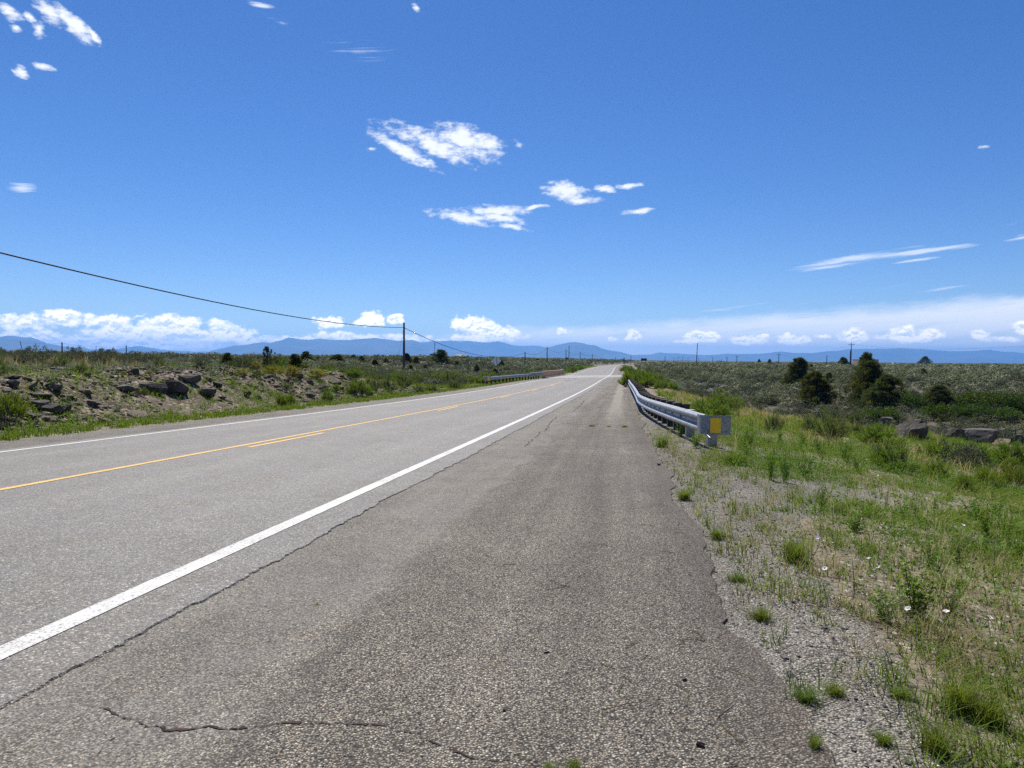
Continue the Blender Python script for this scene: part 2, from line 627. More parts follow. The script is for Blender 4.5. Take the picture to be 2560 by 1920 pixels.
def mat_leaf(name, c1, c2, c3=None, trans=0.42, tint=(1.25, 1.2, 0.55), jitter=0.16):
    m, n = newmat(name)
    r = attr(n, 'rnd')
    st = [(0.0, c1), (0.75, c2)] + ([(1.0, c3)] if c3 else [])
    c = n.ramp(r, st)
    oi = n.add('ShaderNodeObjectInfo').outputs['Random']
    hs = n.add('ShaderNodeHueSaturation')
    n.put(hs.inputs['Hue'], n.step(oi, 0, 1, 0.5 - 0.018, 0.5 + 0.018, False))
    n.put(hs.inputs['Saturation'], n.step(oi, 0, 1, 1.06, 0.94, False))
    n.put(hs.inputs['Value'], n.step(n.math('FRACT', n.math('MULTIPLY', oi, 7.31)), 0, 1, 1 - jitter, 1 + jitter, False))
    n.put(hs.inputs['Color'], c)
    c = hs.outputs[0]
    d = n.add('ShaderNodeBsdfDiffuse')
    n.put(d.inputs[0], c)
    t = n.add('ShaderNodeBsdfTranslucent')
    n.put(t.inputs[0], n.mix(1.0, c, tint, 'MULTIPLY'))
    mx = n.add('ShaderNodeMixShader')
    n.put(mx.inputs[0], trans)
    n.put(mx.inputs[1], d)
    n.put(mx.inputs[2], t)
    return finish(m, n, mx)


def chip_color(n, P, scale, stops, scale2=None):
    """aggregate: random stone colours in voronoi cells, dark binder between"""
    vo = n.voro(P, scale)
    cs = n.add('ShaderNodeSeparateColor')
    n.put(cs.inputs[0], vo.outputs['Color'])
    c = n.ramp(cs.outputs[0], stops, 'CONSTANT')
    return c, vo.outputs['Distance'], cs.outputs[1]


def mat_chipseal():
    m, n = newmat('chip_seal')
    P = pos(n)
    st = [(0.0, (.014, .013, .013)), (.10, (.075, .066, .058)), (.27, (.18, .162, .137)), (.46, (.245, .226, .19)), (.66, (.215, .192, .16)), (.78, (.33, .305, .255)), (.90, (.26, .195, .145)), (.955, (.46, .435, .38))]
    c, d, r2 = chip_color(n, P, 122, st)
    c2, d2, _ = chip_color(n, P, 210, st)
    c = n.mix(n.step(r2, 0.55, 0.6), c, c2)
    edge = n.step(d, 0.36, 0.60)
    c = n.mix(n.math('MULTIPLY', edge, 0.85), c, (.035, .031, .028))
    uv = n.add('ShaderNodeUVMap').outputs[0]
    su = n.add('ShaderNodeSeparateXYZ')
    n.put(su.inputs[0], uv)
    o, s = su.outputs[0], su.outputs[1]
    big = n.noise(P, 0.55, 5, 0.6)
    mid = n.noise(P, 2.6, 4, 0.6)
    wearb = n.noise(n.vmath('MULTIPLY', uv, (2.2, .07, 1)), 1.5, 5, .62)
    c = n.mix(1.0, c, n.ramp(wearb, [(.3, .76), (.7, 1.24)]), 'MULTIPLY')
    c = n.mix(1.0, c, (1.05, 1.04, .99), 'MULTIPLY')
    c = n.mix(1.0, c, n.ramp(big, [(0.3, .84), (0.7, 1.18)]), 'MULTIPLY')
    c = n.mix(1.0, c, n.ramp(mid, [(0.3, .88), (0.7, 1.12)]), 'MULTIPLY')
    # smoother worn grey seam next to the carriageway, lobed edge
    wob = n.math('ADD', n.math('MULTIPLY', n.math('SUBTRACT', n.noise(P, 0.45, 3, 0.55), 0.5), .7), n.math('MULTIPLY', n.math('SUBTRACT', n.noise(P, 3.0, 4, 0.6), 0.5), 0.35))
    band = n.math('SUBTRACT', 1.0, n.step(n.math('ADD', o, wob), 4.72, 5.12))
    cf, df, _ = chip_color(n, P, 125, [(0, (.04, .038, .036)), (.15, (.115, .108, .096)), (.5, (.19, .18, .16)), (.8, (.29, .272, .235)), (.95, (.42, .40, .35))])
    cf = n.mix(n.step(n.noise(P, 7, 4, .6), .3, .7), n.mix(.5, cf, (.15, .147, .14)), cf)
    c = n.mix(n.math('MULTIPLY', band, n.step(n.noise(P, 1.7, 4, .6), .35, .65, .12, .5)), c, cf)
    lip = n.math('MULTIPLY', n.step(n.math('ADD', o, wob), 4.93, 4.97), n.math('SUBTRACT', 1.0, n.step(n.math('ADD', o, wob), 4.97, 5.03)))
    c = n.mix(n.math('MULTIPLY', lip, n.step(n.noise(P, 1.1, 3), .47, .58, 0, .35)), c, (.04, .037, .034))
    # pale thin streaks, purple-brown raw edge
    pale = n.math('MULTIPLY', n.step(n.math('ABSOLUTE', n.math('SUBTRACT', n.math('ADD', o, n.math('MULTIPLY', wob, .25)), 6.05)), .32, .1), n.step(s, 14, 24))
    c = n.mix(n.math('MULTIPLY', pale, .5), c, (.27, .255, .215))
    raw = n.step(n.math('ADD', o, n.math('MULTIPLY', wob, .30)), 6.42, 6.66)
    c = n.mix(n.math('MULTIPLY', raw, .32), c, (.07, .055, .046))
    h = n.math('SUBTRACT', 1.0, d)
    h = n.mix(band, h, n.math('MULTIPLY', df, .4))
    return finish(m, n, principled(n, c, 0.85, 0, 0.25, bump(n, h, 0.9, 0.010)))


def mat_asphalt(name='asphalt', lum=1.0, tint=(1, 1, 1), track=True):
    m, n = newmat(name)
    P = pos(n)
    st = [(0, (.045, .044, .043)), (.25, (.092, .091, .089)), (.58, (.130, .128, .124)), (.82, (.185, .182, .174)), (.94, (.31, .305, .29))]
    st = [(a, tuple(k * lum * t for k, t in zip(c, tint))) for a, c in st]
    c, d, r2 = chip_color(n, P, 120, st)
    c = n.mix(n.step(d, .4, .75, 0, .55), c, tuple(.06 * lum * t for t in tint))
    c = n.mix(1.0, c, n.ramp(n.noise(P, 0.35, 5, .6), [(.3, .90), (.7, 1.10)]), 'MULTIPLY')
    c = n.mix(1.0, c, n.ramp(n.noise(P, 11, 5, .7), [(.25, .84), (.75, 1.16)]), 'MULTIPLY')
    uv = n.add('ShaderNodeUVMap').outputs[0]
    st2 = n.vmath('MULTIPLY', uv, (2.4, 0.05, 1))
    c = n.mix(1.0, c, n.ramp(n.noise(st2, 1.6, 4, .6), [(.3, .95), (.7, 1.06)]), 'MULTIPLY')
    su = n.add('ShaderNodeSeparateXYZ')
    n.put(su.inputs[0], uv)
    ao = n.math('ABSOLUTE', n.math('SUBTRACT', n.math('ABSOLUTE', su.outputs[0]), 1.85))
    wp = n.math('SUBTRACT', 1.0, n.step(n.math('ABSOLUTE', n.math('SUBTRACT', ao, .85)), .0, .45))
    c = n.mix(1.0, c, n.ramp(n.math('MULTIPLY', wp, n.step(n.noise(st2, 2.2, 3), .3, .7, .5, 1)), [(0, 1.0), (1, 1.13)]), 'MULTIPLY')
    oil = n.math('MULTIPLY', n.step(ao, .5, .1), n.step(n.noise(P, .9, 5, .65), .5, .72))
    c = n.mix(n.math('MULTIPLY', oil, .35), c, (.055, .052, .048))
    rough = n.step(n.noise(P, 3, 3), .3, .7, .52, .68)
    return finish(m, n, principled(n, c, rough, 0, 0.35, bump(n, n.math('ADD', n.math('MULTIPLY', d, -1), n.math('MULTIPLY', n.noise(P, 40, 3), .6)), 0.6, 0.006)))


def mat_paint(name, c1, c2, wear=.565):
    m, n = newmat(name)
    P = pos(n)
    sp = n.noise(P, 75, 4, 0.65)
    ww = n.noise(P, 1.3, 3, .6)
    chip = n.step(n.math('ADD', sp, n.math('MULTIPLY', n.math('SUBTRACT', ww, .5), .22)), wear, wear + .05)
    c = n.mix(n.step(n.noise(P, 6, 4), .3, .7), c1, c2)
    c = n.mix(n.math('MULTIPLY', chip, .85), c, (.12, .118, .112))
    return finish(m, n, principled(n, c, 0.65, 0, 0.3, bump(n, sp, .35, .004)))


def mat_ground():
    m, n = newmat('ground')
    P = pos(n)
    gravel, rocky, sage, dry = (attr(n, k) for k in ('gravel', 'rocky', 'sage', 'dry'))
    # soil
    c = n.mix(n.step(n.noise(P, 1.2, 6, .65), .35, .65), (.105, .090, .066), (.175, .148, .112))
    c = n.mix(n.step(n.noise(P, 14, 5, .7), .45, .7, 0, .6), c, (.27, .23, .175))
    c = n.mix(n.step(n.noise(P, 30, 3, .7), .6, .7, 0, .75), c, (.07, .055, .04))
    # small stones and litter in the soil
    vo = n.voro(P, 26)
    cs = n.add('ShaderNodeSeparateColor')
    n.put(cs.inputs[0], vo.outputs['Color'])
    stone = n.math('MULTIPLY', n.step(vo.outputs['Distance'], .42, .36), n.step(cs.outputs[1], .62, .66))
    c = n.mix(stone, c, n.ramp(cs.outputs[0], [(0, (.09, .08, .075)), (.4, (.2, .175, .15)), (.8, (.34, .30, .26)), (1, (.42, .39, .35))]))
    # dry bleached litter
    lit = n.noise(n.vmath('MULTIPLY', P, (1, 1, 1)), 45, 4, .75, 1.2)
    c = n.mix(n.math('MULTIPLY', dry, n.step(lit, .42, .58, 0, .9)), c, (.40, .33, .22))
    # gravel
    g, gd, gr = chip_color(n, P, 112, [(0, (.06, .06, .06)), (.10, (.13, .128, .122)), (.32, (.19, .187, .178)), (.58, (.25, .243, .228)), (.76, (.22, .195, .16)), (.86, (.32, .31, .29)), (.96, (.42, .41, .39))])
    g2, gd2, _ = chip_color(n, P, 170, [(0, (.06, .058, .055)), (.3, (.17, .16, .15)), (.7, (.27, .26, .24)), (.95, (.42, .41, .38))])
    g = n.mix(n.step(gr, .5, .56), g, g2)
    g = n.mix(n.step(gd, .42, .75, 0, .75), g, (.06, .055, .048))
    g = n.mix(1.0, g, n.ramp(n.noise(P, 1.6, 4), [(.3, .82), (.7, 1.15)]), 'MULTIPLY')
    gm = n.step(n.math('ADD', gravel, n.math('MULTIPLY', n.math('SUBTRACT', n.noise(P, 2.2, 5, .65), .5), .9)), .38, .62)
    g = n.mix(1.0, g, (1.22, 1.18, 1.10), 'MULTIPLY')
    c = n.mix(gm, c, g)
    # rubble slope
    rv = n.voro(P, 7.5)
    rs = n.add('ShaderNodeSeparateColor')
    n.put(rs.inputs[0], rv.outputs['Color'])
    rc = n.ramp(rs.outputs[0], [(0, (.03, .026, .022)), (.25, (.075, .060, .047)), (.5, (.135, .107, .080)), (.75, (.175, .14, .105)), (1, (.27, .225, .175))])
    rc = n.mix(n.step(rv.outputs['Distance'], .35, .7, 0, .8), rc, (.055, .040, .030))
    c = n.mix(n.math('MULTIPLY', n.step(n.math('ADD', rocky, n.math('MULTIPLY', n.math('SUBTRACT', n.noise(P, 1.1, 4), .5), .8)), .35, .6), .85), c, rc)
    # distant brush cover
    bv = n.voro(P, 0.85)
    bs = n.add('ShaderNodeSeparateColor')
    n.put(bs.inputs[0], bv.outputs['Color'])
    bc = n.ramp(bs.outputs[0], [(0, (.014, .016, .011)), (.5, (.034, .037, .023)), (.85, (.075, .075, .048)), (1, (.11, .10, .068))])
    bc = n.mix(n.step(bv.outputs['Distance'], .40, .75, 0, .8), bc, (.045, .042, .03))
    bc = n.mix(n.step(n.noise(P, .035, 4, .6), .35, .7), bc, n.mix(.25, bc, (.10, .095, .058)))
    c = n.mix(sage, c, bc)
    hh = n.math('ADD', n.math('MULTIPLY', n.math('SUBTRACT', 1.0, gd), gm), n.math('ADD', n.noise(P, 24, 5, .7), n.math('MULTIPLY', n.math('SUBTRACT', 1.0, rv.outputs['Distance']), n.math('MULTIPLY', rocky, 2.0))))
    return finish(m, n, principled(n, c, 0.95, 0, 0.15, bump(n, hh, .8, .02)))


def mat_rock(name, dark, mid, light, lich=(.42, .38, .33), scale=1.0):
    m, n = newmat(name)
    v = pos(n)
    a = n.noise(v, 2.2 * scale, 7, .65)
    b = n.noise(v, 11 * scale, 6, .7)
    c = n.ramp(a, [(.28, dark), (.5, mid), (.74, light)])
    c = n.mix(n.step(b, .52, .68, 0, .6), c, lich)
    c = n.mix(n.step(n.noise(v, 5 * scale, 5, .7, .6), .60, .70, 0, .7), c, (.025, .022, .02))
    oi = n.add('ShaderNodeObjectInfo').outputs['Random']
    c = n.mix(1.0, c, n.ramp(oi, [(0, .8), (1, 1.2)]), 'MULTIPLY')
    hh = n.math('ADD', a, n.math('MULTIPLY', b, .5))
    return finish(m, n, principled(n, c, .9, 0, .2, bump(n, hh, .9, .05)))


M = {}
M['chip'] = mat_chipseal()
M['asphalt'] = mat_asphalt(lum=1.16, tint=(1.08, 1.0, .88))
M['deck'] = mat_asphalt('bridge_concrete', 2.0, (1.02, 1.0, .95))
M['white_paint'] = mat_paint('white_road_paint', (.42, .415, .395), (.50, .495, .475))
M['yellow_paint'] = mat_paint('yellow_road_paint', (.50, .30, .07), (.58, .38, .12), .60)
M['ground'] = mat_ground()
M['basalt'] = mat_rock('basalt', (.028, .025, .022), (.066, .058, .050), (.135, .118, .102), (.21, .19, .165))
M['scree'] = mat_rock('scree', (.04, .033, .027), (.125, .10, .077), (.27, .225, .175), (.36, .31, .255), 2.5)
M['talus'] = mat_rock('talus', (.035, .034, .038), (.075, .074, .082), (.16, .16, .17), (.2, .2, .21), 1.5)
M['pebble'] = mat_rock('pebble', (.06, .058, .055), (.20, .19, .175), (.40, .38, .35), (.5, .48, .45), 18)
M['galv'] = mat_simple('galvanised_steel', (.24, .245, .255), (.36, .365, .37), 9, .42, .55, .15, 60)
M['galv_old'] = mat_simple('weathered_galvanised_plate', (.20, .215, .225), (.34, .35, .355), 26, .55, .6, .25, 50)
M['steel_dark'] = mat_simple('dark_steel', (.05, .05, .05), (.09, .085, .08), 12, .6, .5)
M['post_wood'] = mat_simple('creosoted_timber', (.030, .026, .022), (.075, .063, .052), 7, .9, 0, .6, 22)
M['pole_wood'] = mat_simple('pole_timber', (.055, .042, .032), (.12, .095, .072), 3, .9, 0, .5, 18)
M['reflect'] = mat_simple('amber_reflective_sheeting', (.92, .52, .010), (.98, .60, .03), 40, .45, 0, .2, 120)
M['sign_back'] = mat_simple('bare_aluminium_sign_back', (.80, .79, .76), (.88, .87, .84), 3, .6, .0, .1, 30)
M['black'] = mat_simple('black_sheeting', (.015, .015, .015), (.03, .03, .03), 8, .5)
M['orange'] = mat_simple('orange_sheeting', (.50, .16, .02), (.60, .22, .04), 8, .5)
M['parapet'] = mat_simple('tan_concrete', (.38, .26, .165), (.47, .33, .22), 1.6, .85, 0, .4, 12)
M['brown_board'] = mat_simple('dark_brown_board', (.06, .035, .026), (.09, .055, .04), 3, .8)
M['shed_dark'] = mat_simple('dark_weathered_planks', (.035, .03, .027), (.075, .062, .052), 2, .9)
M['roof_tin'] = mat_simple('dull_tin_roof', (.13, .12, .115), (.2, .19, .18), 1.5, .8, 0)
M['adobe'] = mat_simple('tan_stucco', (.40, .31, .22), (.48, .38, .28), 1.2, .9)
M['window'] = mat_simple('dark_window_glass', (.02, .022, .025), (.04, .042, .046), 2, .15, 0, 0, 1, .5)
M['cable'] = mat_simple('black_cable', (.012, .012, .013), (.02, .02, .02), 5, .6)
M['wire'] = mat_simple('grey_wire', (.10, .10, .10), (.16, .16, .155), 5, .5, .6)
M['ceramic'] = mat_simple('brown_insulator', (.10, .07, .05), (.16, .12, .09), 5, .3)
M['soil_dark'] = mat_simple('crack_soil', (.014, .009, .008), (.06, .038, .032), 30, .95, 0, .8, 60)
M['stem'] = mat_simple('shrub_stems', (.085, .070, .055), (.17, .145, .115), 8, .95)
M['bark'] = mat_simple('juniper_bark', (.06, .045, .035), (.14, .11, .085), 6, .95, 0, .8, 20)
M['mountain'] = mat_simple('forested_mountain', (.035, .045, .035), (.075, .08, .058), .0012, .95, 0, .0, 1)

M['rabbit'] = mat_leaf('rabbitbrush_leaves', (.085, .150, .022), (.155, .240, .036), (.24, .30, .06))
M['rabbit_yellow'] = mat_leaf('rabbitbrush_yellowing_leaves', (.15, .18, .035), (.27, .27, .06), (.42, .37, .08))
M['rabbit_dull'] = mat_leaf('rabbitbrush_dull_leaves', (.075, .115, .035), (.125, .175, .060), (.18, .20, .09))
M['sage'] = mat_leaf('sagebrush_leaves', (.056, .066, .036), (.140, .156, .094), (.29, .30, .205), .13, (1.1, 1.08, .8))
M['sage_silver'] = mat_leaf('silver_sage_leaves', (.15, .185, .135), (.25, .285, .215), (.33, .36, .28), .28, (1.05, 1.05, .9))
M['juniper'] = mat_leaf('juniper_scales', (.034, .048, .017), (.084, .102, .036), (.165, .165, .065), .34, (1.2, 1.15, .6))
M['sumac'] = mat_leaf('sumac_leaves', (.030, .058, .016), (.060, .110, .028), (.11, .165, .05), .32)
M['grass'] = mat_leaf('green_grass', (.074, .122, .022), (.140, .202, .042), (.26, .27, .09), .44)
M['grass_verge'] = mat_leaf('verge_grass', (.085, .135, .018), (.145, .205, .026), (.25, .28, .05), .42)
M['grass_dry'] = mat_leaf('dry_grass', (.20, .175, .085), (.34, .295, .15), (.46, .41, .24), .40, (1.1, 1.05, .8))
M['grass_grey'] = mat_leaf('blue_grey_grass', (.14, .17, .115), (.22, .25, .175), (.33, .34, .22), .34, (1.05, 1.05, .9))
M['forb'] = mat_leaf('weed_leaves', (.070, .140, .022), (.125, .220, .036), (.21, .29, .08), .42)
M['petal'] = mat_leaf('white_petals', (.72, .68, .70), (.80, .78, .78), None, .35, (1, 1, 1), .03)
M['petal_yellow'] = mat_leaf('yellow_blossom', (.55, .50, .03), (.70, .62, .06), None, .3, (1, 1, .6), .05)



# ------------------------------------------------------------------ the ground: one sheet to the horizon
def axis_pts(lo, hi, a, k):
    n0, n1 = int(math.asinh(lo / a) / k) - 1, int(math.asinh(hi / a) / k) + 1
    return a * np.sinh(k * np.arange(n0, n1 + 1))


GX = axis_pts(-16000, 16000, 7.0, 0.0185)
GY = axis_pts(-60, 24000, 7.0, 0.0185)
gx, gy = np.meshgrid(GX, GY)
gz = H(gx, gy)
GV = np.c_[gx.ravel(), gy.ravel(), gz.ravel()]
nx, ny = len(GX), len(GY)
ii = (np.arange(ny - 1)[:, None] * nx + np.arange(nx - 1)[None]).ravel()
gme = make_mesh('ground', GV, np.c_[ii, ii + 1, ii + nx + 1, ii + nx], M['ground'], smooth=True)
gs, go = road_so(gx, gy)
grr = np.hypot(gx, gy)
gedge = 7.15 + .35 * fbm(gx * .7, gy * .7, 71, 3) + .70 * np.exp(-((gs - 7.0) / 1.3) ** 2) + .7 * sst(gs, 9.5, 11.5) * (1 - sst(gs, 17, 24))
g_right = sst(go, 6.2, 6.6) * (1 - sst(go, gedge - .15, gedge + .35))
g_guard = np.exp(-((go - 8.4) / 0.9) ** 2) * sst(gs, 5, 9) * (1 - sst(gs, 17, 26)) * 0.9
g_left = sst(-go, 3.6, 4.0) * (1 - sst(-go, 5.5, 6.1))
gravel = np.clip(g_right + g_guard + g_left, 0, 1)
bankm = (sst(-go, 6.6, 8.0) * (1 - sst(-go, 13.5, 16.5))) * (1 - sst(gs, 42, 62)) * (gs > -39)
rd, rside, rdep = ravine(gx, gy)
rocky = np.clip(bankm + 0.55 * np.exp(-((go - 19) / 5.0) ** 2) * (gs > 5) * (gs < 40), 0, 1)
sagem = sst(grr, 26, 90) * (.75 + .25 * sst(grr, 180, 420)) * np.where(np.abs(go - 1) < 14, sst(np.abs(go - 1), 7, 14), 1)
drym = np.clip(0.35 + 1.8 * fbm(gx * .09, gy * .09, 61, 3), 0, 1) * sst(go, 7.5, 10)
for nm, arr in (('gravel', gravel), ('rocky', rocky), ('sage', sagem), ('dry', drym)):
    at = gme.attributes.new(nm, 'FLOAT', 'POINT')
    at.data.foreach_set('value', arr.astype(np.float32).ravel())
tag(link('ground', gme), 'sage covered high plain with a shallow rocky arroyo', 'ground', None, 'structure')


# ------------------------------------------------------------------ road sheets
def s_samples(s0, s1, fine):
    out, s = [s0], s0
    while s < s1:
        s += fine * max(1.0, (abs(s) / 12.0))
        out.append(min(s, s1))
    return np.array(out)


def strip(name, s, offs, zoff, mat, label=None, cat=None, parent=None, kind='structure', skirt=0.0):
    """offs: list of arrays (offset across the road for each s)"""
    offs = [np.broadcast_to(np.asarray(o, float), s.shape) for o in offs]
    zo = [zoff] * len(offs)
    if skirt:
        offs = [offs[0] - .01] + offs + [offs[-1] + .004 + skirt * (.35 + 1.2 * np.clip(fbm(s * 6, s * 0 + 2, 91, 4) + .1, 0, .6))]
        zo = [zoff - skirt] + zo + [zoff - skirt]
    rows, uv = [], []
    for o, dz in zip(offs, zo):
        x, y = road_pt(s, o)
        rows.append(np.c_[x, y, road_z(s, o) + dz])
        uv.append(np.c_[o, s])
    m, k = len(s), len(offs)
    V = np.vstack(rows)
    UV = np.vstack(uv)
    Q = np.concatenate([np.c_[j * m + np.arange(m - 1), (j + 1) * m + np.arange(m - 1), (j + 1) * m + np.arange(1, m), j * m + np.arange(1, m)] for j in range(k - 1)])
    o = link(name, make_mesh(name, V, Q, mat, uv=UV), parent)
    if label:
        tag(o, label, cat, None, kind)
    return o


def jag(s, amp, f, seed):
    return amp * (fbm(s * f, s * 0 + seed, seed, 4) * 1.4 + 0.25 * fbm(s * f * 7, s * 0 + seed, seed + 5, 3))


sr = s_samples(-36, 640, 0.03)
er = 4.06 + jag(sr, 0.07, 0.5, 3) + jag(sr, 0.045, 5.0, 33) + 0.03 * fbm(sr * 31, sr * 0, 34, 2)
el_ = -4.02 + jag(sr, 0.10, 0.6, 7)
strip('road', sr, [el_, -2, 0, 2, er], 0.0, M['asphalt'], 'worn grey two lane asphalt highway', 'road', skirt=0.025)
sa = s_samples(-36, 97.6, 0.07)
ea = 6.70 + jag(sa, 0.17, 0.6, 11) + jag(sa, 0.07, 2.2, 13) + jag(sa, 0.03, 6, 12)
strip('road_shoulder', sa, [3.9 + 0 * sa, 5.2, 6.1, ea], -0.010, M['chip'], 'rough chip sealed shoulder beside the carriageway', 'shoulder', skirt=0.05)
sb = s_samples(122, 330, .5)
strip('road_shoulder', sb, [4.0 + 0 * sb, 5.4, 6.3 + jag(sb, .5, .3, 19)], -0.03, M['chip'], 'strip of shoulder beyond the bridge', 'shoulder', skirt=0.08)
sd_ = np.linspace(97.2, 122.5, 30)
strip('bridge_deck', sd_, [-5.0, -2, 0, 2, 6.6], 0.010, M['deck'], 'pale concrete bridge deck across the road', 'bridge deck', skirt=0.12)
sl = s_samples(-30, 97.2, 0.08)
sl2 = np.linspace(97.0, 122.6, 40)
sl3 = s_samples(122.5, 520, 0.5)
LW = 0.066


def line_set(o, hw, mat, label, s_list, zs):
    for s, z in zip(s_list, zs):
        e0, e1 = jag(s, .006, 9, 23), jag(s, .006, 9, 29)
        strip('edge_line', s, [o - hw + e0, o + hw + e1], z, mat, label, 'road marking')


line_set(3.66, LW, M['white_paint'], 'white edge line between lane and shoulder', (sl, sl2, sl3), (0.004, 0.014, 0.004))
line_set(-3.66, LW, M['white_paint'], 'white edge line on the far lane', (sl, sl2, sl3), (0.004, 0.014, 0.004))
sy = s_samples(-30, 73.6, 0.08)
strip('centre_line', sy, [-.17 - .052 + jag(sy, .006, 9, 31), -.17 + .052 + jag(sy, .006, 9, 37)], 0.004, M['yellow_paint'], 'solid yellow centre line', 'road marking')
for k in range(-2, 6):
    s0 = 10.75 + 12.19 * k
    sdash = np.arange(s0, s0 + 3.06, 0.15)
    strip('centre_line', sdash, [.12 - .052 + jag(sdash, .006, 9, 41), .12 + .052 + jag(sdash, .006, 9, 43)], 0.004, M['yellow_paint'], 'broken yellow centre line dash', 'road marking')
for k in (6, 7, 8):
    s0 = 10.75 + 12.19 * k
    sdash = np.arange(s0, s0 + 2.6, 0.15)
    z = 0.014 if s0 > 97 else 0.004
    strip('centre_line', sdash, [-.10 - .05 + 0 * sdash, -.10 + .05], z, M['white_paint'], 'faded pale centre dash near the bridge', 'road marking')
# dark seam down the middle near the bridge
ssm = np.linspace(74, 97, 60)
strip('road_seam', ssm, [-.10 - .05 + jag(ssm, .05, .8, 51), -.10 + .04 + jag(ssm, .05, .8, 53)], 0.0035, M['soil_dark'], 'dark construction seam down the road centre', 'road seam')


def surf_at(px, py, dz=-.010):
    r = ray(px, py)
    x, y, z = r[0] * _D, r[1] * _D, CAMZ + r[2] * _D
    s_, o_ = road_so(x, y)
    i = np.nonzero(z <= road_z(s_, o_) + dz)[0][0]
    return np.array([x[i], y[i], z[i]])


def crack(px_pts, wid, name='pavement_crack', seed=0, label='dark irregular crack across the shoulder'):
    P = np.array([surf_at(*p)[:2] for p in px_pts])
    t = np.concatenate([[0], np.cumsum(np.hypot(*np.diff(P, axis=0).T))])
    tt = np.arange(0, t[-1], 0.010)
    x, y = np.interp(tt, t, P[:, 0]), np.interp(tt, t, P[:, 1])
    dx, dy = np.gradient(x), np.gradient(y)
    L = np.hypot(dx, dy)
    nxx, nyy = -dy / L, dx / L
    off = fbm(tt * 1.7, tt * 0 + seed, seed, 4) * 0.16 + fbm(tt * 14, tt * 0, seed + 3, 3) * 0.03
    x, y = x + nxx * off, y + nyy * off
    w_ = .38 * wid * np.clip(0.35 + 1.9 * (fbm(tt * 3.1, tt * 0 + 9, seed + 7, 4) + .28), 0.08, 2.2)
    endt = np.clip(np.minimum(tt, tt[-1] - tt) / 0.3, 0.02, 1)
    w_ = w_ * endt
    rows = []
    for sg in (-1, 1):
        j = (fbm(tt * 26, tt * 0 + sg, seed + 13, 3) * 2.6 + fbm(tt * 90, tt * 0 + sg, seed + 15, 2) * 1.6) * wid
        xx, yy = x + sg * nxx * (w_ + j * endt), y + sg * nyy * (w_ + j * endt)
        s_, o_ = road_so(xx, yy)
        rows.append(np.c_[xx, yy, road_z(s_, o_) - 0.010 + 0.003])
    m = len(tt)
    Q = np.c_[np.arange(m - 1), m + np.arange(m - 1), m + np.arange(1, m), np.arange(1, m)]
    tag(link(name, make_mesh(name, np.vstack(rows), Q, M['soil_dark'])), label, 'crack', None, 'structure')


crack([(190, 1756), (278, 1767), (365, 1803), (450, 1816), (694, 1819), (830, 1826), (960, 1829), (1052, 1860), (1204, 1886), (1312, 1903)], 0.0105, seed=3)
crack([(365, 1803), (300, 1850), (230, 1915)], 0.008, seed=5, label='faint crack curving toward the near edge')
crack([(1392, 1057), (1440, 1060), (1500, 1062), (1566, 1064)], 0.020, seed=8, label='weedy joint crack running across the shoulder')
crack([(1470, 984), (1510, 985), (1552, 986)], 0.05, seed=11, label='far crack across the shoulder')
crack([(1490, 973), (1530, 974), (1560, 973)], 0.06, seed=12, label='farther crack across the shoulder')
crack([(1462, 1000), (1447, 1018), (1432, 1030), (1400, 1036)], 0.016, seed=14, label='broken patch edge on the shoulder')
crack([(1390, 1040), (1375, 1062), (1340, 1090), (1300, 1120)], 0.016, seed=17, label='lengthwise crack along the shoulder')

# ------------------------------------------------------------------ mountains
def ridge(name, pts, dist, depth, label, seed, rough=1.0):
    px = np.array([p[0] for p in pts], float)
    py = np.array([p[1] for p in pts], float)
    n = 260
    xs = np.linspace(px[0], px[-1], n)
    ys = np.interp(xs, px, py) + rough * (fbm(xs * .03, xs * 0, seed, 4) * 3.0)
    R = np.array([ray(a, b) for a, b in zip(xs, ys)])
    base = H(R[:, 0] / R[:, 1] * dist, np.full(n, dist)) - 30
    rows = []
    K = 14
    for j in range(K + 1):
        t = j / K                                   # 0 foot .. 1 crest .. then back slope
        d = dist - depth * (1 - t)
        crest = CAMZ + R[:, 2] / R[:, 1] * dist
        prof = t ** 1.15
        x = R[:, 0] / R[:, 1] * d
        zz = base + (crest - base) * prof
        spur = fbm(xs * .018 + seed, np.full(n, t * 1.6), seed + 3, 5) * (crest - base) * 0.55 * math.sin(math.pi * t)
        rows.append(np.c_[x, np.full(n, d), zz + spur])
    back = rows[-1].copy()
    back[:, 0] *= (dist + depth) / dist
    back[:, 1] += depth
    back[:, 2] = base
    rows.append(back)
    V = np.vstack(rows)
    k = len(rows)
    Q = np.concatenate([np.c_[j * n + np.arange(n - 1), j * n + np.arange(1, n), (j + 1) * n + np.arange(1, n), (j + 1) * n + np.arange(n - 1)] for j in range(k - 1)])
    tag(link(name, make_mesh(name, V, Q, M['mountain'], smooth=True)), label, 'mountains', None, 'structure')


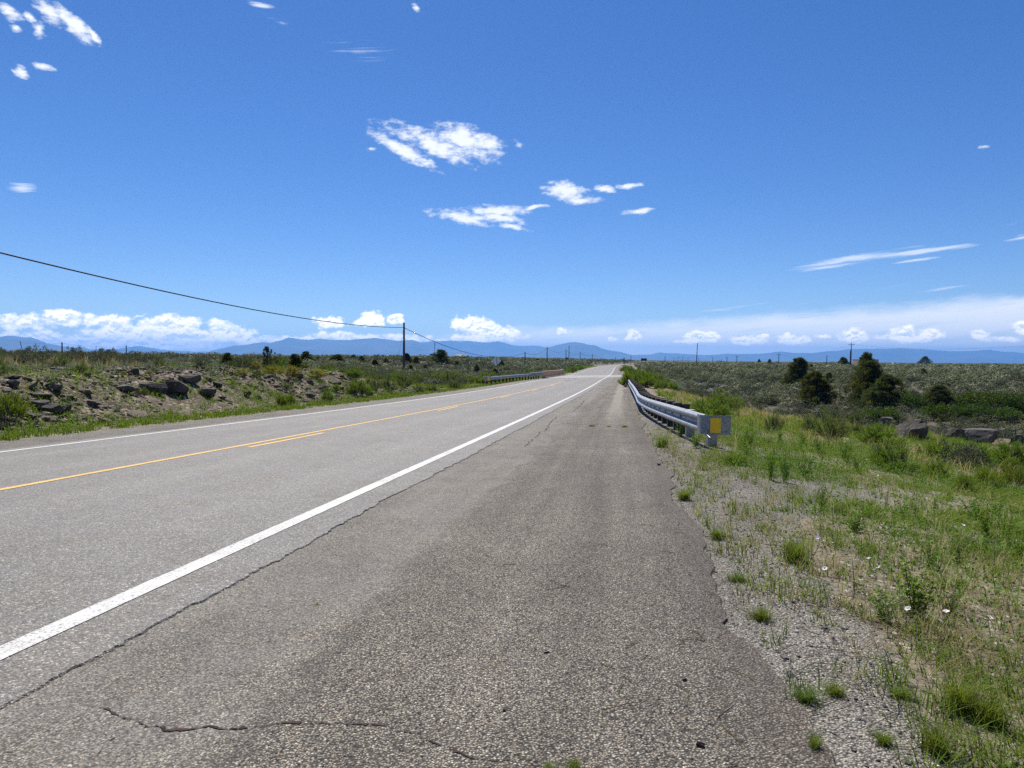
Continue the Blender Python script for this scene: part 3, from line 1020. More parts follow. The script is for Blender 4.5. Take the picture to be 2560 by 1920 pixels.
ridge('mountain_range', [(-330, 868), (-150, 852), (-40, 846), (20, 839.5), (62, 843), (75, 843), (100, 851), (118, 859), (160, 866), (190, 869), (210, 872), (230, 884), (252, 893)], 15000, 2600, 'blue mountain shoulder rising at the left edge', 3)
ridge('mountain_range', [(120, 896), (150, 880), (200, 870), (211, 868), (225, 873), (260, 873), (295, 872), (310, 869), (346, 864.5), (370, 869), (395, 873), (430, 877), (470, 877.5), (485, 880), (505, 879), (530, 880), (560, 884), (600, 893)], 19000, 2600, 'low pointed blue hills between the two ranges', 5)
ridge('mountain_range', [(280, 896), (300, 884), (330, 883), (360, 882.5), (376, 880.5), (395, 883), (440, 884), (470, 888), (500, 895)], 13500, 1500, 'small darker foothill on the plain', 6)
ridge('mountain_range', [(490, 893), (520, 880), (545, 873), (585, 863.5), (620, 861), (655, 855.5), (675, 857), (700, 851), (722, 844), (742, 847.5), (770, 848.5), (800, 847), (830, 849.5), (880, 849), (915, 846.5), (940, 845.5), (962, 847), (990, 851), (1015, 850), (1030, 849.5), (1050, 855), (1080, 862), (1110, 873), (1140, 884), (1165, 895)], 17500, 3200, 'long flat topped blue mountain range', 7)
ridge('mountain_range', [(1010, 893), (1040, 858), (1075, 853.5), (1120, 851.5), (1148, 853.5), (1170, 851.5), (1200, 855), (1225, 856), (1245, 853), (1265, 857), (1285, 863), (1310, 865), (1345, 865), (1372, 869), (1400, 880), (1440, 895)], 22000, 3000, 'paler blue range behind the flat topped one', 9)
ridge('mountain_range', [(1300, 893), (1340, 876), (1366, 869), (1388, 863.5), (1425, 857), (1438, 856), (1455, 858), (1470, 862), (1488, 863), (1505, 871), (1520, 875), (1535, 876.5), (1550, 879), (1565, 884), (1580, 888), (1605, 896)], 18500, 2600, 'rounded blue peak above the road', 11)
ridge('mountain_range', [(1520, 894), (1580, 888), (1600, 887), (1625, 886), (1648, 881), (1670, 884), (1690, 883), (1720, 886), (1760, 888), (1790, 886), (1820, 883.5), (1850, 885), (1880, 885), (1920, 882.5), (1940, 879), (1955, 879), (1980, 882), (2030, 883), (2060, 879), (2095, 877), (2125, 871.5), (2160, 871.5), (2200, 872), (2240, 870.5), (2262, 870.5), (2290, 874), (2320, 873.5), (2380, 878), (2430, 877), (2475, 875), (2510, 879), (2560, 882), (2640, 880), (2760, 876), (2900, 890)], 20500, 3200, 'long low blue ridge along the right horizon', 13)


# ------------------------------------------------------------------ guardrails
def wprofile(nested=False):
    p = [(.012, .157), (.030, .152), (.078, .122), (.083, .105), (.083, .088), (.078, .070), (.006, .022), (0, .008), (0, -.008), (.006, -.022), (.078, -.070), (.083, -.088), (.083, -.105), (.078, -.122), (.030, -.152), (.012, -.157)]
    p = np.array(p)
    if nested:
        a = p.copy()
        a[:, 1] = a[:, 1] * 1.0 + 0.0
        lo = p[8:].copy()
        lo[:, 1] -= .19
        p = np.vstack([a, lo[1:]])
        p[:, 1] += .09
    return p


def sweep(P, prof, thick, side):
    """sweep an open profile (u toward traffic, v up) along P; side=+1: traffic to the left of travel"""
    P = np.asarray(P, float)
    tg = np.gradient(P[:, :2], axis=0)
    tg /= np.linalg.norm(tg, axis=1)[:, None]
    nrm = np.c_[-tg[:, 1], tg[:, 0]] * side
    m, k = len(P), len(prof)
    rows = []
    for du in (0.0, -thick):
        u = prof[:, 0] + du
        x = P[:, None, 0] + nrm[:, None, 0] * u[None]
        y = P[:, None, 1] + nrm[:, None, 1] * u[None]
        z = P[:, None, 2] + prof[None, :, 1]
        rows.append(np.stack([x, y, np.broadcast_to(z, x.shape)], -1).reshape(-1, 3))
    V = np.vstack(rows)
    N = m * k
    i, j = np.meshgrid(np.arange(m - 1), np.arange(k - 1), indexing='ij')
    a = (i * k + j).ravel()
    f = np.c_[a, a + k, a + k + 1, a + 1]
    b = f[:, ::-1] + N
    e = []
    for jj in (0, k - 1):
        q = np.arange(m - 1) * k + jj
        e.append(np.c_[q, q + k, q + k + N, q + N])
    for im in (0, m - 1):
        q = im * k + np.arange(k - 1)
        e.append(np.c_[q, q + 1, q + 1 + N, q + N])
    return V, np.vstack([f, b] + e)


def smooth_path(pts, step):
    pts = np.asarray(pts, float)
    t = np.concatenate([[0], np.cumsum(np.linalg.norm(np.diff(pts, axis=0), axis=1))])
    tt = np.linspace(0, t[-1], int(t[-1] / step) + 1)
    return np.c_[[cubic(tt, t, pts[:, i]) for i in range(3)]].T


# right rail: centre height follows the photograph's line, flaring away from the road toward us
gr = empty('guardrail', (0, 0, 0))
tag(gr, 'galvanised guardrail flaring away from the right shoulder toward an amber end marker', 'guardrail')
ctl = []
for (px, py, dep) in ((1752, 1053, 11.25), (1690, 1034, 13.2), (1646, 1020, 15.6), (1613, 1008, 18.6), (1595, 998, 21.5), (1588.5, 986.5, 25.5), (1582, 974, 31.0), (1575, 963, 40.0), (1570, 954, 52.0), (1566, 947, 66.0)):
    ctl.append(on_ray(px, py, dep))
ctl = np.array(ctl) + [.085, 0, 0] - np.outer(1 / (1 + np.arange(len(ctl)) * .25), [0, 0, .048])
rail_p = smooth_path(ctl, 0.22)
V, Q = sweep(rail_p, wprofile(), 0.004, 1)
link('rail', make_mesh('rail', V, Q, M['galv']), gr)
# terminal wrap: flat plate turning away from the traffic
p0 = rail_p[0]
d0 = rail_p[0] - rail_p[2]
d0 = d0[:2] / np.linalg.norm(d0[:2])
nr = np.array([-d0[1], d0[0]])                        # left of travel toward us = away from the road
wrap = [(rail_p[1][:2] + nr * -0.090), p0[:2] + nr * -0.086, p0[:2] + d0 * .04 + nr * -.074, p0[:2] + d0 * .10 + nr * -.02, p0[:2] + d0 * .15 + nr * .05]
wx = np.array([1.0, -0.06])
wrap += [wrap[-1] + wx * .08, wrap[-1] + wx * .16, wrap[-1] + wx * .30]
wz = p0[2]
wrap = np.array([(a, b, wz) for a, b in wrap])
wrap_s = smooth_path(wrap, 0.03)
prof = np.array([(0, -.152), (0, -.08), (0, 0), (0, .08), (0, .152)])
V, Q = sweep(wrap_s, prof, 0.005, -1)
cap = link('end_cap', make_mesh('end_cap', V, Q, M['galv_old']), gr)
a, b = wrap_s[-1], wrap_s[-8]
tdir = np.array([a[0] - b[0], a[1] - b[1]])
tdir /= np.linalg.norm(tdir)
fn = np.array([tdir[1], -tdir[0]])
rc = wrap_s[-1][:2] - tdir * .24 + fn * .010
mb = MB()
mb.box((rc[0], rc[1], wz - .005), (.165, .004, .235), math.atan2(tdir[1], tdir[0]))
mb.build('reflector', M['reflect'], cap)
# a few bolt heads along the valley of the rail and posts with blocks behind it
cum = np.concatenate([[0], np.cumsum(np.linalg.norm(np.diff(rail_p, axis=0), axis=1))])


def at_len(L):
    return np.array([np.interp(L, cum, rail_p[:, i]) for i in range(3)])


Ls = [0.30, 1.9] + list(np.arange(2.85, 12, 0.95)) + list(np.arange(12.4, cum[-1] - .5, 1.905))
for k, L in enumerate(Ls):
    c0, c1 = at_len(L), at_len(min(L + .2, cum[-1]))
    t = (c1 - c0)[:2]
    t /= np.linalg.norm(t)
    away = np.array([t[1], -t[0]])
    rz = math.atan2(t[1], t[0])
    first = k < 2
    pc = c0[:2] + away * ((.25 if not first else .17))
    gzp = float(H(pc[0], pc[1]))
    top = c0[2] + (.19 if not first else .10 + .02 * k)
    mb = MB()
    wd = (.17, .16) if not first else (.15, .15)
    mb.box((pc[0], pc[1], (top + gzp - .35) / 2), (wd[0], wd[1], top - gzp + .35), rz, .006)
    po = mb.build('post', M['galv_old'] if first else M['post_wood'], gr)
    if not first:
        bc = c0[:2] + away * .09
        mb = MB()
        mb.box((bc[0], bc[1], c0[2] + .03), (.14, .16, .36), rz, .006)
        mb.build('blockout', M['post_wood'], po)
    mb = MB()
    bb = c0[:2] - away * .010
    mb.box((bb[0], bb[1], c0[2]), (.036, .022, .030), rz, .008)
    mb.build('bolt', M['steel_dark'], gr)
q0, q1 = at_len(.55), at_len(.02)
mb = MB()
e1 = np.array([q1[0] + .06, q1[1] - .06, float(H(q1[0], q1[1])) + .16])
mb.tube([(q0[0], q0[1], q0[2] - .10), e1], .013, 8)
mb.build('brace_rod', M['galv'], gr)

# left rail at the bridge
gl = empty('guardrail', (0, 0, 0))
tag(gl, 'distant galvanised guardrail leading to the tan bridge parapet on the left', 'guardrail')
sg = np.linspace(64.5, 97.6, 80)
og = np.interp(sg, [64.5, 80, 90, 97.6], [-6.3, -5.9, -5.45, -5.12])
x, y = road_pt(sg, og)
rp = np.c_[x, y, road_z(sg, og) + .55 + .1 * sst(sg, 84, 97)]
i1 = np.searchsorted(sg, 86.5)
V, Q = sweep(rp[:i1 + 1], wprofile(), .004, -1)
link('rail', make_mesh('rail', V, Q, M['galv']), gl)
V, Q = sweep(rp[i1:], wprofile(True), .006, -1)
link('transition_rail', make_mesh('transition_rail', V, Q, M['galv_old']), gl)
e = rp[0]
mb = MB()
mb.box((e[0] - .10, e[1] - .05, e[2]), (.70, .05, .46), .12, .01)
capl = mb.build('end_cap', M['galv_old'], gl)
mb = MB()
mb.box((e[0] + .02, e[1] - .085, e[2]), (.22, .012, .36), .12)
mb.build('reflector', M['reflect'], capl)
for L in np.arange(65.2, 97.2, 1.905):
    i = np.argmin(abs(sg - L))
    h = np.interp(L, SS, HH)
    xx, yy = road_pt(L, og[i] - .30)
    z0 = float(H(xx, yy))
    mb = MB()
    mb.box((xx, yy, (rp[i][2] + .17 + z0 - .3) / 2), (.16, .2, rp[i][2] + .17 - z0 + .3), -h, .006)
    mb.box((xx + .15 * math.cos(h), yy - .15 * math.sin(h), rp[i][2]), (.16, .15, .34), -h, .006)
    mb.build('post', M['post_wood'], gl)

# ------------------------------------------------------------------ bridge parapet
pr = empty('bridge_parapet', (0, 0, 0))
tag(pr, 'low tan concrete bridge parapet wall on the far side of the road', 'parapet wall')
sp = np.linspace(97.8, 131.5, 60)


def wall_strip(o0, o1, zb, zt, name, mat, parent):
    rows = []
    for o, dz in ((o1, zb), (o1, zt), (o0, zt), (o0, zb)):
        x, y = road_pt(sp, o + 0 * sp)
        rows.append(np.c_[x, y, road_z(sp, o) + dz])
    m = len(sp)
    V = np.vstack(rows)
    Q = np.concatenate([np.c_[j * m + np.arange(m - 1), j * m + np.arange(1, m), (j + 1) * m + np.arange(1, m), (j + 1) * m + np.arange(m - 1)] for j in range(3)] + [np.array([[0, m, 2 * m, 3 * m], [m - 1, 4 * m - 1, 3 * m - 1, 2 * m - 1]])])
    return link(name, make_mesh(name, V, Q, mat), parent)


wall_strip(-5.35, -5.05, -.2, .88, 'wall', M['parapet'], pr)
wall_strip(-5.40, -5.00, 0.882, .98, 'coping', M['parapet'], pr)
wall_strip(-5.045, -4.72, -.1, .17, 'curb', M['parapet'], pr)

# ------------------------------------------------------------------ signs
dsn = empty('road_sign', ground_at(1243, 944))
tag(dsn, 'diamond warning sign seen from its plain grey back on a dark post', 'road sign')
L = dsn.location
dd = L[1] / F
mb = MB()
c = (1240.5 - CX) * dd
zt = on_ray(1240.5, 902.6, L[1])[2]
half = 12.4 * dd
b = .04
P = [(0, half), (half - b, b), (half - b, -b), (0, -half), (-half + b, -b), (-half + b, b)]
P = [(-b, half - b), (b, half - b), (half - b, b), (half - b, -b), (b, -half + b), (-b, -half + b), (-half + b, -b), (-half + b, b)]
th = .012
V = [(x_, -th, z_) for x_, z_ in P] + [(x_, th, z_) for x_, z_ in P]
me_v = np.array(V)
rr = Matrix.Rotation(-.1, 3, 'Z')
me_v = np.array([rr @ Vector(v_) for v_ in me_v])
bmq = [(i, (i + 1) % 8, 8 + (i + 1) % 8, 8 + i) for i in range(8)]
face8 = [tuple(range(8)), tuple(range(15, 7, -1))]
link('panel', make_mesh('panel', me_v, [np.array(bmq), np.array(face8)], M['sign_back']), dsn, (on_ray(1240.5, 902.6, L[1])[0] - L[0], 0, zt - L[2]))
mb = MB()
mb.box((0, -.045, (zt + half * .8 - L[2]) / 2 - .2), (.075, .05, zt + half * .8 - L[2] + .4), 0, .004, tilt=Matrix.Rotation(-.055, 3, 'Y'))
mb.build('post', M['steel_dark'], dsn)

om = empty('object_marker', ground_at(1587, 946))
tag(om, 'narrow black and orange striped hazard marker among bright bushes at the bridge end', 'hazard marker')
L = om.location
k = L[1] / F
ptop, pbot = on_ray(1587, 925, L[1]), on_ray(1587, 939.5, L[1])
wd, hg = 7.0 * k, ptop[2] - pbot[2]
zc = (ptop[2] + pbot[2]) / 2 - L[2]
mb = MB()
mb.box((0, 0, zc), (wd, .012, hg), 0, .0)
pan = mb.build('panel', M['black'], om)
mb = MB()
for q in range(3):
    zz = zc - hg * .36 + q * hg * .36
    sl_ = wd * .55
    V = [(-wd / 2, -.009, zz - sl_ - .06), (wd / 2, -.009, zz + sl_ - .16), (wd / 2, -.009, zz + sl_ + .04), (-wd / 2, -.009, zz - sl_ + .14)]
    V = [(a_, b_, min(max(c_, zc - hg / 2), zc + hg / 2)) for a_, b_, c_ in V]
    V += [(a_, b_ + .002, c_) for a_, b_, c_ in V]
    mb.raw(V, [(0, 1, 2, 3), (7, 6, 5, 4), (0, 4, 5, 1), (2, 6, 7, 3)])
mb.build('stripe', M['orange'], pan)
mb = MB()
mb.box((0, .04, zc / 2 - .2), (.06, .05, zc + .4), 0, .004)
mb.build('post', M['steel_dark'], om)


def signboard(px0, px1, pyt, pyb, depth, label):
    c = on_ray((px0 + px1) / 2, pyb, depth)
    g = float(H(c[0], c[1]))
    e = empty('sign_board', (c[0], c[1], g))
    tag(e, label, 'sign')
    wd_, h_ = (px1 - px0) / F * depth, (pyb - pyt) / F * depth
    mb = MB()
    mb.box((0, 0, c[2] - g + h_ / 2), (wd_, .08, h_), 0, .01)
    mb.build('panel', M['brown_board'], e)
    for sx in (-.36, .36):
        mb = MB()
        mb.box((sx * wd_, .12, (c[2] - g + h_ * .8) / 2 - .3), (.15, .14, c[2] - g + h_ * .8 + .6), 0, .01)
        mb.build('post', M['shed_dark'], e)


signboard(1602.5, 1617, 895.8, 902, 300, 'dark brown sign board standing on the horizon right of the road')


# ------------------------------------------------------------------ huts
def hut(px0, px1, pyt, depth, label, roofmat, wallmat, masts=(), slope=0.0, name='hut', overhang=.25, deep=3.0):
    c = on_ray((px0 + px1) / 2, pyt, depth)
    g = float(H(c[0], c[1]))
    e = empty(name, (c[0], c[1], g))
    tag(e, label, 'hut')
    w_ = (px1 - px0) / F * depth
    h_ = c[2] - g
    mb = MB()
    mb.box((0, deep / 2, (h_ - .2) / 2 - .3), (w_, deep, h_ - .2 + .6), 0, .01)
    wl_ = mb.build('wall', wallmat, e)
    mb = MB()
    mb.box((w_ * .22, -.012, h_ * .48), (w_ * .2, .03, h_ * .3), 0, .005)
    mb.build('window', M['window'], wl_)
    mb = MB()
    V = []
    o_ = overhang
    for (x_, y_, z_) in ((-w_ / 2 - o_, -o_, h_ - .2), (w_ / 2 + o_, -o_, h_ - .2), (w_ / 2 + o_, deep + o_, h_ - .2 + slope), (-w_ / 2 - o_, deep + o_, h_ - .2 + slope)):
        V.append((x_, y_, z_ + .004))
    V += [(a_, b_, c_ + .18) for a_, b_, c_ in V]
    mb.raw(V, [(3, 2, 1, 0), (4, 5, 6, 7), (0, 1, 5, 4), (1, 2, 6, 5), (2, 3, 7, 6), (3, 0, 4, 7)])
    rf = mb.build('roof', roofmat, e)
    for (mx, mt, kind) in masts:
        t_ = on_ray(mx, mt, depth)
        mb = MB()
        X = t_[0] - c[0]
        mb.tube([(X, deep * .3, h_ - .1), (X, deep * .3, t_[2] - g)], [.09, .05], 6)
        if kind:
            z_ = t_[2] - g - .8
            mb.box((X, deep * .3, z_), (.5, .1, .1))
            mb.box((X + .12, deep * .3, z_ - .5), (.12, .12, .9))
        mb.build('antenna_mast', M['steel_dark'], rf)


hut(1075.5, 1097, 884.5, 270, 'dark plank hut with antenna masts half hidden by a juniper', M['shed_dark'], M['shed_dark'], ((1086, 853, 1), (1095, 872, 0)))
hut(1141.5, 1161, 890.3, 320, 'low dark shed with a pale tin roof on the left horizon', M['roof_tin'], M['shed_dark'], (), .9)
hut(2152, 2197, 898.3, 330, 'pale tan flat roofed building behind the tall junipers on the right', M['adobe'], M['adobe'], (), 0, 'building', .05, 8)


# ------------------------------------------------------------------ utility poles and cables
def pole(px, pyt, depth, label, arm=0.0, lean=0.0, r=.15, group=None, mat=None):
    t = on_ray(px, pyt, depth)
    g = float(H(t[0], t[1]))
    e = empty('utility_pole', (t[0], t[1], g))
    tag(e, label, 'pole', group)
    h_ = t[2] - g
    mb = MB()
    mb.tube([(-lean * h_, 0, -.8), (-lean * h_ * .5, 0, h_ * .5), (0, 0, h_)], [r * 1.15, r, r * .75], 9)
    mb.build('shaft', mat or M['pole_wood'], e)
    if arm:
        mb = MB()
        mb.box((0, -.16, h_ - .45), (arm, .12, .14), 0, .01)
        ca = mb.build('crossarm', M['pole_wood'], e)
        for sx in (-.46, 0, .46):
            mb = MB()
            z_ = h_ - .38 if sx else h_
            mb.tube([(sx * arm, -.16 if sx else 0, z_), (sx * arm, -.16 if sx else 0, z_ + .12), (sx * arm, -.16 if sx else 0, z_ + .24)], [.06, .075, .04], 7)
            mb.build('insulator', M['ceramic'], ca if sx else e)
    return np.array(t)


PLL = 'plain wooden pole of the cable line on the left plain'
p_a = pole(1010, 806.5, 106, 'tall dark wooden pole carrying the black cable, nearest of the poles', 0, 0, .17)
p_b = pole(1312.7, 879.3, 205, 'wooden cable pole standing left of the bridge parapet', 0, 0, .16)
p_c = pole(1368, 866.5, 260, 'wooden cable pole with the cable dipping on both sides of it', 0, 0, .17)
p_d = pole(1415, 873.5, 330, 'shorter of two wooden poles standing close together left of the road', 0, 0, .17)
pole(1422.8, 863.7, 350, 'taller of two wooden poles standing close together left of the road', 0, 0, .18)
p_e = pole(1450.5, 880.5, 400, 'wooden cable pole right of the close pair', 0, 0, .18)
p_f = pole(1481, 885, 480, 'wooden cable pole above the far end of the bridge', 0, 0, .2)
p_g = pole(1510, 896, 620, 'very short distant pole left of the road crest', 0, 0, .22)
pole(1538.7, 892, 720, 'faint distant pole left of the road crest', 0, 0, .2)
pole(1558.6, 893.5, 460, 'thin left pole of the pair at the road crest', 0, 0, .16)
pole(1561.5, 893.5, 440, 'thick right pole of the pair at the road crest', 0, 0, .24)
pole(1577.5, 889, 430, 'single pole just left of the vanishing road', 0, 0, .18)
pole(1662.8, 889.3, 520, 'wooden pole between the brown sign board and the leaning tall pole', 0, 0, .2)
pole(1743.8, 858, 300, 'tall leaning pale pole rising far above the right plain', 0, .035, .17)
for px, py, dp in ((1684.5, 894.5, 900), (1695, 892, 900), (1706.5, 892, 850), (1720, 894, 950), (1746.5, 894.5, 950)):
    pole(px, py, dp, 'faint far pole in the row right of the brown sign board', 1.6, 0, .2, 'far poles on the right horizon')
pole(1781.8, 893.8, 700, 'small crossarm pole right of the tall leaning pole', 2.6, 0, .2)
pole(1804, 898.5, 700, 'stub of a distant pole between two crossarm poles', 0, 0, .2)
pole(1817.5, 892.3, 560, 'middle crossarm pole of the three on the right horizon', 2.6, 0, .2)
pole(1842.3, 889.3, 450, 'crossarm pole with wide arm left of the small juniper', 2.4, 0, .19)
p_t1 = pole(1947.3, 884, 380, 'crossarm pole left of the big dark juniper pair', 2.4, 0, .18)
pole(2067.3, 888, 330, 'plain pole between the two juniper groups', 0, 0, .15)
p_t = pole(2128.5, 858.5, 230, 'tall crossarm pole with a stub pole beside it on the right', 1.9, 0, .15)
pole(2126.3, 876.5, 228, 'thick stub pole standing against the tall crossarm pole', 0, 0, .17)


def cable(pts, sags, rad, mat, name, label, cat='cable'):
    P = []
    for a_, b_, sg_ in zip(pts[:-1], pts[1:], sags):
        t = np.linspace(0, 1, 26)
        q = np.array(a_)[None] * (1 - t[:, None]) + np.array(b_)[None] * t[:, None]
        q[:, 2] -= 4 * sg_ * t * (1 - t)
        P.append(q if not P else q[1:])
    mb = MB()
    mb.tube(np.vstack(P), rad, 6)
    tag(mb.build(name, mat, None, True), label, cat)


att = lambda p, d: (p[0], p[1] - .2, p[2] - d)
a_ = att(p_a, .75)
near = on_ray(-235, 573, 30.0)
cable([near, a_, att(p_b, .35), att(p_c, .5), att(p_d, .4), att(p_e, .4), att(p_f, .4), att(p_g, .3)], [1.05, 2.6, 1.3, 1.3, 1.3, 1.3, 1.0], .042, M['cable'], 'overhead_cable', 'thick black overhead cable sagging in from the upper left past the tall pole')
cable([att(p_a, .6), np.array(ground_at(992, 912))], [0.0], .012, M['wire'], 'guy_wire', 'thin pale guy wire slanting from the tall pole to the ground', 'guy wire')
wr = on_ray(2720, 853, 120)
for dx in (-.85, .85):
    cable([(p_t1[0] + dx, p_t1[1], p_t1[2] - .3), (p_t[0] + dx, p_t[1] - .2, p_t[2] - .25), wr + np.array([dx, 0, 0])], [2.6, 1.5], .010, M['wire'], 'power_line', 'thin grey power line strung from the tall crossarm pole' + (' on its left arm' if dx < 0 else ' on its right arm'), 'power line')

# ------------------------------------------------------------------ wire fence on the left
fe = empty('wire_fence', (0, 0, 0))
tag(fe, 'barbed wire fence with dark steel posts along the left skyline', 'fence')
fpts = []
for px, pyt, dep, kind in ((-120, 846, 49, 1), (49, 853, 53, 2), (155, 855.5, 57, 1), (240, 864, 66, 0), (315.5, 863.5, 75, 1), (375, 876, 97, 0), (445, 881.5, 120, 1), (500, 886.5, 160, 1)):
    t = on_ray(px, pyt, dep)
    g = float(H(t[0], t[1]))
    mb = MB()
    if kind == 2:
        mb.tube([(t[0] + .22, t[1], g - .2), (t[0] + .30, t[1], g + (t[2] - g) * .5), (t[0] + .02, t[1], t[2])], .022, 6)
    else:
        mb.tube([(t[0], t[1], g - .3), (t[0], t[1], t[2])], .048 if kind else .02, 6)
    mb.build('post', M['steel_dark'], fe)
    fpts.append((t[0], t[1], t[2], g))
for fr in (.08, .45, .80):
    mb = MB()
    P = []
    for a_, b_ in zip(fpts[:-1], fpts[1:]):
        t = np.linspace(0, 1, 8)[:, None]
        q = np.array(a_)[None] * (1 - t) + np.array(b_)[None] * t
        z_ = q[:, 2] - fr * 1.15 - .05 * (4 * t[:, 0] * (1 - t[:, 0]))
        P.append(np.c_[q[:, :2], z_])
    mb.tube(np.vstack(P), .0075, 4)
    mb.build('wire', M['wire'], fe)


# ------------------------------------------------------------------ plants: prototype meshes
def unit(v):
    return v / (np.linalg.norm(v, axis=-1, keepdims=True) + 1e-9)


def leaf_tris(rng, C, D, length, width, jl=.4):
    """one narrow triangle per leaf, rooted at C and pointing along D"""
    n = len(C)
    D = unit(D)
    sd_v = unit(np.cross(D, rng.normal(size=(n, 3))))
    L = length * (1 + jl * rng.uniform(-1, 1, (n, 1)))
    W = width * (1 + .3 * rng.uniform(-1, 1, (n, 1)))
    V = np.stack([C - sd_v * W / 2, C + sd_v * W / 2, C + D * L], 1).reshape(-1, 3)
    return V, np.arange(3 * n).reshape(-1, 3), np.repeat(rng.uniform(0, 1, n), 3)


def leaf_quads(rng, C, D, length, width, jl=.3):
    """diamond shaped broad leaves"""
    n = len(C)
    D = unit(D)
    S = unit(np.cross(D, rng.normal(size=(n, 3))))
    L = length * (1 + jl * rng.uniform(-1, 1, (n, 1)))
    W = width * (1 + .25 * rng.uniform(-1, 1, (n, 1)))
    V = np.stack([C, C + D * L * .45 + S * W / 2, C + D * L, C + D * L * .45 - S * W / 2], 1).reshape(-1, 3)
    return V, np.arange(4 * n).reshape(-1, 4), np.repeat(rng.uniform(0, 1, n), 4)


def stems_mesh(pairs, r0, r1):
    """thin three sided tapered stems between point pairs"""
    A, B = pairs
    D = unit(B - A)
    S = unit(np.cross(D, np.array([.31, .87, .12])))
    T = np.cross(D, S)
    V = []
    for k in range(3):
        a = 2 * math.pi * k / 3
        o = S * math.cos(a) + T * math.sin(a)
        V += [A + o * r0, B + o * r1]
    V = np.stack(V, 1).reshape(-1, 3)
    b = np.arange(len(A))[:, None] * 6
    Q = np.concatenate([b + np.array([[0, 2, 3, 1]]), b + np.array([[2, 4, 5, 3]]), b + np.array([[4, 0, 1, 5]])])
    return V, Q


def rabbitbrush(seed, n_heads=46, twigs=26, leaves=7, spread=1.0, lf=.052, lw=.0095, up=.75):
    """1 m wide broom-like bush: many upright twigs gathered in heads on a dome"""
    rng = np.random.default_rng(seed)
    az_ = rng.uniform(0, 2 * np.pi, n_heads)
    cs_ = rng.uniform(0, 1, n_heads) ** .8
    th_ = np.arccos(1 - cs_ * .93)
    R = .5 * spread * (0.86 + .26 * rng.uniform(-1, 1, n_heads))
    hd = np.c_[np.sin(th_) * np.cos(az_), np.sin(th_) * np.sin(az_), np.cos(th_) * 1.25]
    tip = hd * R[:, None] + [0, 0, .16]
    base = np.c_[rng.normal(0, .045, (n_heads, 2)), np.zeros(n_heads)]
    mid = base * .4 + tip * .6 + np.c_[rng.normal(0, .03, (n_heads, 2)), -.05 + 0 * az_]
    A, B = [base], [mid]
    Cs, Ds = [], []
    for h in range(n_heads):
        tt = tip[h] + np.c_[rng.normal(0, .070, (twigs, 2)), rng.normal(0.0, .055, twigs)]
        A.append(np.repeat(mid[h][None], twigs // 3, 0))
        B.append(tt[:twigs // 3])
        root = mid[h] + (tt - mid[h]) * .35
        for q in range(leaves):
            f = .30 + .70 * (q + rng.uniform(0, 1, twigs)) / leaves
            C = root + (tt - root) * f[:, None] + rng.normal(0, .008, (twigs, 3))
            D = unit(tt - root) * up + np.array([0, 0, .55]) + rng.normal(0, .42, (twigs, 3))
            Cs.append(C)
            Ds.append(D)
    L = leaf_tris(rng, np.vstack(Cs), np.vstack(Ds), lf, lw)
    S = stems_mesh((np.vstack(A), np.vstack(B)), .006, .003)
    return L, S


def sagebrush(seed, lobes=34, leaves=70, lf=.050, lw=.016):
    rng = np.random.default_rng(seed)
    az_ = rng.uniform(0, 2 * np.pi, lobes)
    th_ = np.arccos(1 - rng.uniform(0, .97, lobes))
    R = .5 * (.80 + .32 * rng.uniform(-1, 1, lobes))
    hd = np.c_[np.sin(th_) * np.cos(az_), np.sin(th_) * np.sin(az_), np.cos(th_) * 1.05]
    tip = hd * R[:, None] + [0, 0, .12]
    Cs, Ds = [], []
    for h in range(lobes):
        q = unit(rng.normal(size=(leaves, 3)))
        C = tip[h] + q * np.array([.105, .105, .085]) * rng.uniform(.35, 1, (leaves, 1))
        Cs.append(C)
        Ds.append(q * .7 + hd[h] * .5 + [0, 0, .55] + rng.normal(0, .3, (leaves, 3)))
    L = leaf_tris(rng, np.vstack(Cs), np.vstack(Ds), lf, lw)
    base = np.c_[rng.normal(0, .05, (lobes, 2)), np.zeros(lobes)]
    S = stems_mesh((base, tip), .010, .005)
    return L, S


